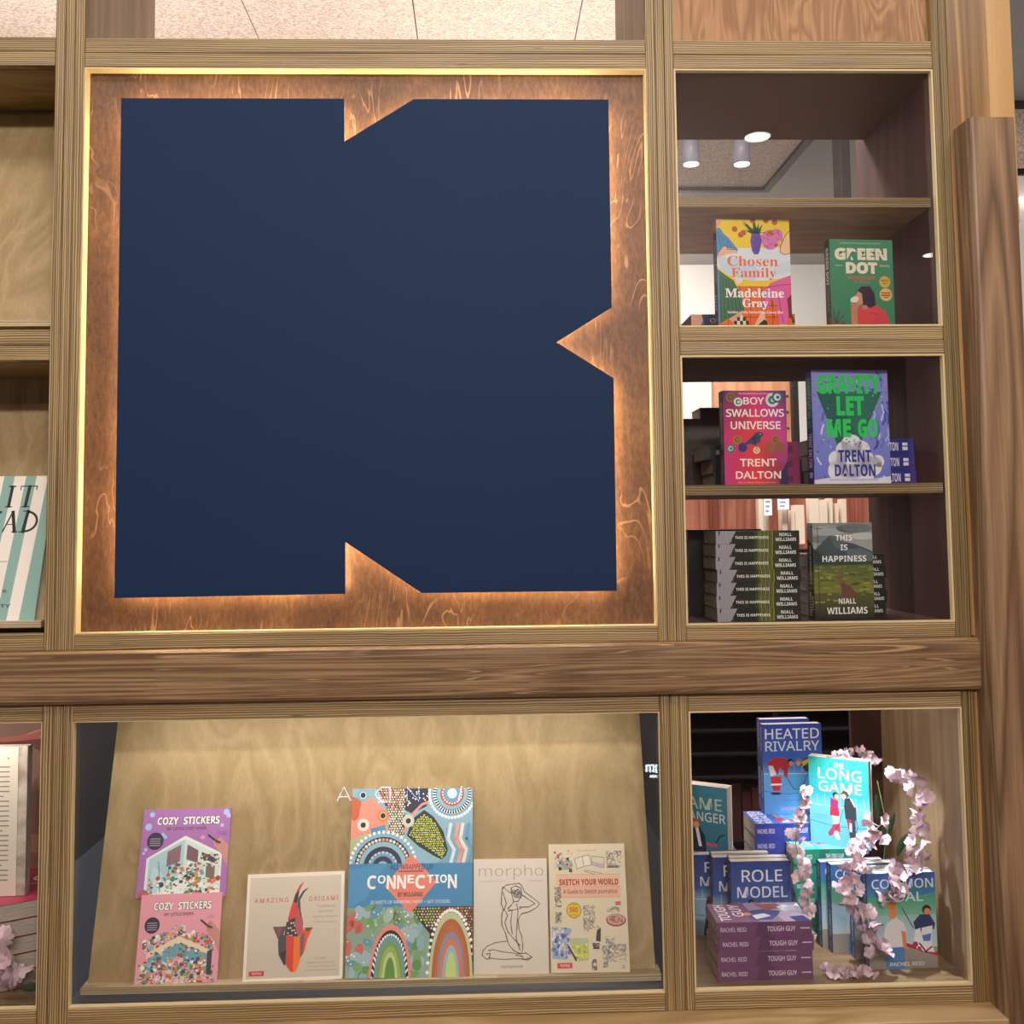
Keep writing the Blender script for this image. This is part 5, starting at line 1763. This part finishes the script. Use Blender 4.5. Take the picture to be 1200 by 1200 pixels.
# bottom shelf
ZC = Z3 + .0003
book_hp, me_hp, _ = front_book('paperback with grey hills, green field and a hare, standing right of the seven stacked spines', 950, 1022, 613, .075, ZC, .030, art_happy, '#1b2018', sp_happy, yaw=5)
mh2 = book_meshes(.126, (at(941, 660, .07).x - at(843, 660, .07).x), (at(890, 622, .07).z - ZC) / 7 - .0003, '#1b2018', art_happy, sp_happy)
th_ = (at(890, 622, .07).z - ZC) / 7
ordn = ('lowest', 'second from the bottom', 'third from the bottom', 'middle one', 'third from the top', 'second from the top', 'topmost')
for k in range(7):
    book('%s of the seven stacked dark green paperbacks on the bottom shelf' % ordn[k], mh2, lie((at(843, 660, .07).x + at(941, 660, .07).x) / 2 + (0, -.001, .0, .002, -.001, 0, .001)[k], .07, ZC + k * th_, .126, .165, th_ - .0003))
mh3 = book_meshes(.126, .170, .024, '#191d18', None, None)
for k in range(8):
    book('%s of the eight dark books piled behind and left of the green-spined stack' % ('lowest', 'second lowest', 'third lowest', 'fourth lowest', 'fourth highest', 'third highest', 'second highest', 'topmost')[k], mh3, lie(at(850, 660, .24).x, .24, ZC + k * .0243, .126, .170, .024))
for k in range(5):
    book('%s of the five dark books piled behind the hare paperback' % ('lowest', 'second lowest', 'middle', 'second highest', 'topmost')[k], mh2, lie(at(992, 660, .20).x + .004 * (k % 2), .19, ZC + k * th_, .126, .165, th_ - .0003))

# ------------------------------------------------------------------ books on the slanted stand
LB = lambda lab, bl, br, tl, art, base, t=.008, lift=.0005: lean_book(lab, (bl, br, tl), art, base, t, lift=lift)
LB('purple sticker book with a cutaway cosy room, uppermost at the left of the slanted stand', (159, 1053), (264, 1050), (170.5, 949), art_cozy_home, '#a873b4', .006)
LB('pink sticker book crowded with little shops, resting on the ledge below the purple one', (157, 1154.5), (254, 1150.5), (165.5, 1049), art_cozy_shop, '#e39fae', .006, .0067)
LB('square white-bordered book with a red folded-paper fish, on the slanted stand', (284, 1152), (401, 1147), (291.5, 1025), art_origami, '#e6dfd4', .012)
LB('tall paper pad with dotted rings and a blue title band, on the slanted stand', (404, 1147), (553.5, 1144.5), (406, 925), art_connection, '#3f86b4', .014)
LB('off-white paperback with a line drawing of a kneeling nude, on the slanted stand', (555, 1142.5), (643.5, 1141), (554, 1007), art_morpho, '#d8d0c4', .010)
LB('cream paperback scattered with travel sketches, rightmost on the slanted stand', (646, 1140.5), (738.5, 1139), (641, 989.5), art_sketch, '#d6cbb0', .012)
lean_book('teal and white striped cookbook leaning in the upper left bay', ((-92, 729), (40, 727), (-84, 560.5)), art_stripes, '#7fa39b', .016, LP0, LDIR, LN, lift=.0005)

# ------------------------------------------------------------------ corner display case: hockey paperbacks
ZF = Z6 - .001 + .0003


def place_standing(lab, x0, x1, ytop, Yf, art, base, t=.026, yaw=0, zb=None, lean=0, wf=None, hf=None, spine=None, group=None):
    zb = ZF if zb is None else zb
    w, h = size_at(x0, ytop, x1, Yf, zb)
    tv = ((at(x0, ytop, Yf).x + at(x1, ytop, Yf).x) / 2) / (Yf + DIST)
    w = wf or w / max(.3, math.cos(math.radians(yaw)) - math.sin(math.radians(yaw)) * tv); h = hf or h
    me = book_meshes(w, h, t, base, art, spine)
    cx = (at(x0, ytop, Yf).x + at(x1, ytop, Yf).x) / 2
    book(lab, me, stand(cx, Yf + t / 2, zb, yaw, lean), group)
    return me


sp_cg = sp_reid('#2c4a80', 'COMMON GOAL', '#3a5a8c')
sp_rm = sp_reid('#28345f', 'ROLE MODEL', '#33406e')
sp_hr = sp_reid('#343f94', 'HEATED RIVALRY', '#2c3684')
sp_lg = sp_reid('#1f7f62', 'THE LONG GAME', '#19684f')
sp_tg = sp_reid('#73466a', 'TOUGH GUY', '#5f3a5c')
place_standing('blue-green hockey paperback with a goalkeeper, frontmost at the right of the corner case', 1015, 1095, 1024, .085, art_common, '#2c4a80', .025, 2, spine=sp_cg)
place_standing('copy of the goalkeeper paperback pressed flat against the back of the front one', 1014, 1093, 1022, .1105, art_common, '#2c4a80', .025, 2, spine=sp_cg)
place_standing('copy of the goalkeeper paperback right behind the front one', 999, 1077, 1018, .139, art_common, '#2c4a80', .025, 2, spine=sp_cg)
place_standing('copy of the goalkeeper paperback, second from the back, half hidden by blossom', 973, 1048, 1013, .170, art_common, '#2c4a80', .025, 2, spine=sp_cg)
place_standing('rearmost copy of the goalkeeper paperback, only its left edge showing', 961, 1036, 1010, .200, art_common, '#2c4a80', .025, 2, spine=sp_cg)
for (lab, x0, x1, yt_, Y_) in (('navy-blue paperback with two men in conversation, frontmost copy', 856, 926, 1010, .170),
                               ('second copy of the navy-blue paperback with two men, flat behind the frontmost', 855, 924, 1006, .1975),
                               ('middle copy of the navy-blue paperback with two men, its title half covered', 835, 904, 1005, .227),
                               ('copy of the navy-blue paperback with two men, flat behind the middle one', 834, 902, 1001, .2545),
                               ('rear left copy of the navy-blue paperback with two men, next to the upright', 813, 881, 1002, .284)):
    place_standing(lab, x0, x1, yt_, Y_, art_role, '#28345f', .026, 0, spine=sp_rm)


def stack(n, px, py, Y, w, h, t, art, base, spine, labs, yaw=0, z0=None, group=None, jit=.003, seed=1):
    me = book_meshes(w, h, t - .0003, base, art, spine)
    x = at(px, py, Y).x
    rr = random.Random(seed)
    z = ZF if z0 is None else z0
    for k in range(n):
        lab = labs[k] if isinstance(labs, (list, tuple)) else labs
        book(lab, me, lie(x + rr.uniform(-jit, jit), Y + rr.uniform(0, jit), z + k * t, w, h, t, yaw + rr.uniform(-.6, .6)), group)
    return z + n * t


o7 = ('lowest', 'second lowest', 'third lowest', 'fourth lowest', 'fifth from the bottom', 'sixth from the bottom', 'topmost')
tt = .0292
ztg = stack(4, 898.5, 1150, .045, .105, .196, tt, art_tough, '#73466a', sp_tg, ['%s of the four stacked plum-coloured paperbacks at the front left' % s_ for s_ in ('lowest', 'second lowest', 'second highest', 'topmost')], 0, seed=4)
# heated rivalry: a stack behind with one copy standing on it
Yh = .335
zh_top = at(920, 962, Yh).z
nh = 7
th2 = (zh_top - ZF) / nh
stack(nh, 921, 960, Yh - .02, .107, .150, th2, art_heated, '#343f94', sp_hr, ['%s of the violet-blue hockey paperbacks in the rear stack' % s_ for s_ in o7], 0, seed=6)
place_standing('bright blue hockey paperback with two players facing off, standing highest on the rear stack', 893, 962, 849, Yh + .055, art_heated, '#343f94', .026, 2, zb=zh_top + .0005, spine=sp_hr)
place_standing('second blue hockey paperback standing right behind the highest one', 890, 948, 843, Yh + .09, art_heated, '#343f94', .026, 2, zb=zh_top + .0005, spine=sp_hr)
# long game: stack of green books with one copy on top
Yl = .20
zl_top = at(985, 1004, Yl).z
nl = 6
tl2 = (zl_top - ZF) / nl
o6 = ('lowest', 'second lowest', 'third lowest', 'third highest', 'second highest', 'topmost')
stack(nl, 966, 1000, Yl + .055, .10, .140, tl2, art_long, '#1f7f62', sp_lg, ['%s of the green paperbacks stacked behind the blossom' % s_ for s_ in o6], 0, seed=8, jit=.002)
zl_top = ZF + nl * tl2
place_standing('turquoise paperback with two hockey players close together, standing brightly lit on the green stack', 951, 1021, 890, Yl + .068, art_long, '#e9f0f0', .028, -34, zb=zl_top + .0005, spine=sp_lg)
# game changer at the back left, on a pile of its own
zr = at(830, 1000, .36).z
nr = 5
stack(nr, 836, 1000, .335, .107, .130, (zr - ZF) / nr, art_changer, '#2f6f88', sp_reid('#2f6f88', 'GAME CHANGER', '#285f75'), ['%s of the teal paperbacks hidden in the rear left pile' % s_ for s_ in ('lowest', 'second lowest', 'middle', 'second highest', 'topmost')], seed=9)
place_standing('teal paperback with a man in a dark suit, standing rear left beside the post', 793, 856, 921, .37, art_changer, '#e6ded6', .034, -32, zb=ZF + nr * (zr - ZF) / nr + .0005)

# ------------------------------------------------------------------ silk blossom garlands
def petal_mesh(seed):
    rr = random.Random(seed)
    mb = MB()
    for p in range(5):
        a = 2 * PI * p / 5 + rr.uniform(-.25, .25)
        tilt = rr.uniform(.15, .8)
        L_ = rr.uniform(.0125, .0165); W_ = L_ * rr.uniform(.42, .55)
        ca, sa = math.cos(a), math.sin(a)
        n0 = len(mb.v)
        for (u, wv) in ((0, .15), (.35, .8), (.7, 1.0), (.95, .62)):
            for sgn in (-1, 0, 1):
                r = u * L_
                z = math.sin(tilt) * r + (abs(sgn) * .0018 * wv) + rr.uniform(-.0006, .0006)
                x = r * math.cos(tilt * .8) + (.0012 if (sgn == 0 and u > .9) else 0) * -1
                y = sgn * W_ * wv
                mb.v.append((x * ca - y * sa, x * sa + y * ca, z))
        for i in range(3):
            for j in range(2):
                a0 = n0 + i * 3 + j
                mb.f.append((a0, a0 + 3, a0 + 4, a0 + 1)); mb.c.append(None)
    return mb.mesh('blossom', M['petal'], True, False)


PM = [petal_mesh(s_) for s_ in range(6)]


def leaf_mesh():
    mb = MB()
    for i in range(5):
        u = i / 4
        wv = math.sin(PI * min(.98, u * .9 + .06)) * .010
        for sgn in (-1, 0, 1): mb.v.append((sgn * wv, .004 * abs(sgn) - .010 * u * u, u * .055))
    for i in range(4):
        for j in range(2):
            a0 = i * 3 + j
            mb.f.append((a0, a0 + 1, a0 + 4, a0 + 3)); mb.c.append(None)
    return mb.mesh('leaf', M['leaf'], True, False)


LM = leaf_mesh()


def garland(label, path, n, spread, seed, scale=1.0, leaves=0, group=None):
    """path: list of (px, py, Y)"""
    rr = random.Random(seed)
    pts = [at(*p) for p in path]
    t = empty('blossom_garland', pts[0], label, 'garland', group)
    base = pts[0].copy()
    MB().tube([p - base for p in pts], .0011, 5).build('stem', M['stem'], t)
    seg = [(pts[i + 1] - pts[i]).length for i in range(len(pts) - 1)]
    tot = sum(seg)
    for k in range(n):
        d = tot * (k + rr.uniform(.2, .8)) / n
        i = 0
        while i < len(seg) - 1 and d > seg[i]: d -= seg[i]; i += 1
        p = pts[i].lerp(pts[i + 1], min(1, d / max(1e-6, seg[i])))
        off = Vector((rr.uniform(-1, 1) * spread, rr.uniform(-1, .5) * spread * .7, rr.uniform(-.7, .7) * spread))
        q = p + off
        q.y = max(q.y, .042)
        q.z = max(q.z, ZF + .012)
        o = bpy.data.objects.new('blossom', rr.choice(PM)); COL.objects.link(o); o.parent = t
        o.location = q - base
        o.rotation_euler = (PI / 2 + rr.uniform(-1.0, 1.0), rr.uniform(-.9, .9), rr.uniform(0, 6.28))
        s_ = scale * rr.uniform(.85, 1.25)
        o.scale = (s_, s_, s_)
        if (off.length > spread * .4):
            mbs = MB().tube([p - base, (p + q) / 2 - base + Vector((0, -.003, 0)), q - base], .0006, 4)
            mbs.build('stalk', M['petal'], t)
    for k in range(leaves):
        p = rr.choice(pts[:-1])
        o = bpy.data.objects.new('leaf', LM); COL.objects.link(o); o.parent = t
        o.location = p - base + Vector((rr.uniform(-.01, .01), .01, 0))
        o.rotation_euler = (rr.uniform(-.5, .3), rr.uniform(-.7, .7), rr.uniform(-.6, .6))
    return t


garland('pink blossom garland hanging in front of the green stack, left of the turquoise book', [(946, 925, .17), (936, 958, .15), (932, 985, .13), (938, 1020, .11), (945, 1048, .10), (940, 1075, .10), (948, 1098, .09), (930, 1112, .09)], 32, .013, 41, 1.0)
garland('pink blossom spray draped over the top of the turquoise book', [(976, 889, .29), (988, 883, .29), (1000, 879, .295), (1014, 882, .30), (1028, 889, .30)], 13, .005, 42, .95)
garland('pink blossom garland running from the right of the turquoise book down across the goalkeeper covers', [(1036, 962, .17), (1024, 975, .15), (1010, 985, .13), (1002, 1004, .085), (990, 1030, .07), (998, 1055, .065), (1012, 1075, .06), (1022, 1098, .055), (1032, 1122, .05)], 58, .019, 43, 1.1)
garland('pink blossom heap lying on the case floor before the goalkeeper paperbacks', [(968, 1148, .06), (985, 1144, .055), (1004, 1140, .05), (1018, 1146, .045)], 20, .011, 44, 1.0)
garland('pink blossom cluster over the title of the front goalkeeper paperback', [(1060, 1016, .10), (1050, 1026, .075), (1056, 1034, .07), (1036, 1050, .07)], 15, .012, 45, 1.15)
garland('pink blossom garland hanging at the right against the oak side panel', [(1046, 908, .10), (1058, 912, .095), (1072, 908, .09), (1073, 925, .085), (1080, 938, .08), (1076, 955, .08), (1086, 966, .075), (1078, 985, .075), (1070, 1000, .075), (1080, 1010, .07), (1066, 1018, .07)], 27, .010, 46, 1.15)
lf = empty('leaf_spray', at(1035, 1010, .27), 'dark green silk leaves behind the turquoise book at right', 'leaves')
for (px, py, Y, ang, s_) in ((1030, 960, .27, -.15, 1.1), (1036, 990, .27, .1, 1.0), (1052, 1004, .24, .5, 1.1), (1044, 975, .28, .2, .8)):
    o = bpy.data.objects.new('leaf', LM); COL.objects.link(o); o.parent = lf
    o.location = at(px, py, Y) - Vector(lf.location); o.rotation_euler = (0, ang, .3); o.scale = (s_, s_, s_)
MB().tube([at(1035, 1012, .27) - Vector(lf.location), at(1040, 970, .27) - Vector(lf.location), at(1028, 915, .275) - Vector(lf.location)], .0012, 5).build('stem', M['stem'], lf)

# ------------------------------------------------------------------ lower left display
ZG = Z6 - .0007


def sp_red(c):
    c.R(0, 0, 100, 100, '#a8283c'); c.R(20, 10, 60, 90, '#e8dcd2')


def art_red(c):
    c.R(0, 0, 100, 100, '#a32a4c'); c.ring(70, 40, 10, 14, '#e0c0b8'); c.ring(40, 30, 9, 12, '#e0c0b8', 20, 300); c.L([(20, 60), (50, 52), (80, 62)], 2.4, '#e0c0b8')


mr = book_meshes(.15, .235, .034, '#7a3a3c', art_red, sp_red)
xr_ = at(3, 1100, .08)
for k in range(5):
    mt = Matrix.Translation((at(0, 1120, .08).x - .006, .075, ZG + k * .0345)) @ Matrix.Rotation(math.radians(30), 4, 'Z') @ Matrix.Translation((.075, .1175, .017)) @ Matrix.Rotation(PI / 2 * 0, 4, 'Z') @ Matrix(((1, 0, 0, 0), (0, 0, 1, 0), (0, -1, 0, 0), (0, 0, 0, 1))) @ Matrix.Translation((0, 0, -.1175))
    book('%s of the five crimson-covered books stacked at the lower left corner' % ('lowest', 'second lowest', 'middle', 'second highest', 'topmost')[k], mr, mt)
zt5 = ZG + 5 * .0345
# open book standing on the stack
ob = empty('book', (at(6, 1010, .14).x, .14, zt5 + .0005), 'open book with printed cream pages standing on the crimson stack', 'book')
bx = Vector(ob.location)
w_ = at(20, 940, .13).x - at(-60, 940, .13).x
h_ = at(10, 876, .13).z - zt5
mb = MB()
mb.box((at(-60, 940, .13).x - bx.x, -.008, 0), (at(20, 940, .13).x - bx.x, -.0075, h_), 0, '#d9d0c0')
cv = Cv(mb, w_, h_, lambda u, v, k: (at(-60, 940, .13).x - bx.x + u, -.0081 - k, h_ - v))
for i in range(24): cv.R(8, 13 + i * 3.3, 88 - (9 if i % 7 == 6 else 0), 13.9 + i * 3.3, '#8d857a'); cv.k = 1
cv.k = 1
cv.R(84, 7, 87, 8.2, '#8d857a')
mb.build('page', M['print'], ob)
MB().box((at(-60, 940, .13).x - bx.x, -.007, 0), (at(33, 940, .14).x - bx.x, .016, h_ + .001)).build('pages', M['page'], ob)
MB().box((at(-60, 940, .13).x - bx.x, .0165, 0), (at(33, 940, .15).x - bx.x, .018, h_ + .003)).build('cover', M['cabinet'], ob)


def art_arm(c):
    c.R(0, 0, 100, 100, '#8a6a5c', '#a37a66')
    c.R(60, 52, 100, 60, '#b88c6a'); c.R(55, 66, 100, 72, '#a87a62'); c.R(40, 80, 100, 88, '#c09074')
    c.P([(0, 10.5), (40, 10), (62, 8.6), (78, 6.6), (92, 3.4), (99, 1.2), (100, 3), (92, 5.4), (99, 4.6), (100, 6.4), (94, 8.4), (90, 10), (88, 14.5), (80, 16.5), (72, 15.5), (66, 12.5), (40, 13), (0, 13.5)], '#b0685a')
    c.P([(0, 12.6), (40, 12), (64, 11.4), (78, 11), (90, 10), (88, 14.5), (80, 16.5), (72, 15.5), (66, 12.8), (0, 13.6)], '#74403a')
    c.L([(62, 8.9), (78, 7), (92, 3.8), (99, 1.6)], 1.6, '#d08c76'); c.L([(76, 9), (90, 6.4), (99, 5)], 1, '#5d302c')
    c.R(89, 11, 97, 36, '#4c2a2e'); c.E(88, 10.6, 1.8, None, '#f0eef0')


place = lambda *a: None
w2, h2 = size_at(-50, 846, 48, .22, ZG + .0)
me = book_meshes(w2, h2, .02, '#6d4a40', art_arm, None)
book('large brown-toned picture book showing a reaching forearm and hand, standing behind the open book', me, stand((at(-50, 900, .22).x + at(48, 900, .22).x) / 2, .23 + .09, ZG, 0, 0))
my = book_meshes(.10, .14, .16, '#c9a04a', None, None)
o = MB().box((0, 0, 0), (.13, .05, at(35, 1003, .37).z - ZG), .001, '#c99a4a')
cvb = Cv(o, .13, .02, lambda u, v, k: (u, -k - 1e-4, at(35, 1003, .37).z - ZG - v))
cvb.E(62, 50, 9, None, '#5d3420'); cvb.E(62, 50, 6, None, '#c99a4a'); cvb.R(20, 20, 40, 30, '#5d3420')
o = o.build('book_box', M['print']); o.location = (at(27, 1003, .37).x - .03, .37, ZG)
tag(o, 'mustard-yellow boxed set behind the crimson stack at the lower left', 'box')
garland('pink blossom garland at the foot of the crimson stack, lower left corner', [(-6, 1090, .05), (6, 1118, .045), (0, 1140, .05), (14, 1150, .045), (22, 1128, .05)], 13, .011, 51, 1.5)
o = bpy.data.objects.new('leaf', LM); COL.objects.link(o)
o.location = at(24, 1160, .05); o.rotation_euler = (0, 1.45, .3); o.scale = (1.0, 1, .7)
tag(o, 'single dark green silk leaf on the floor of the lower left case', 'leaf')
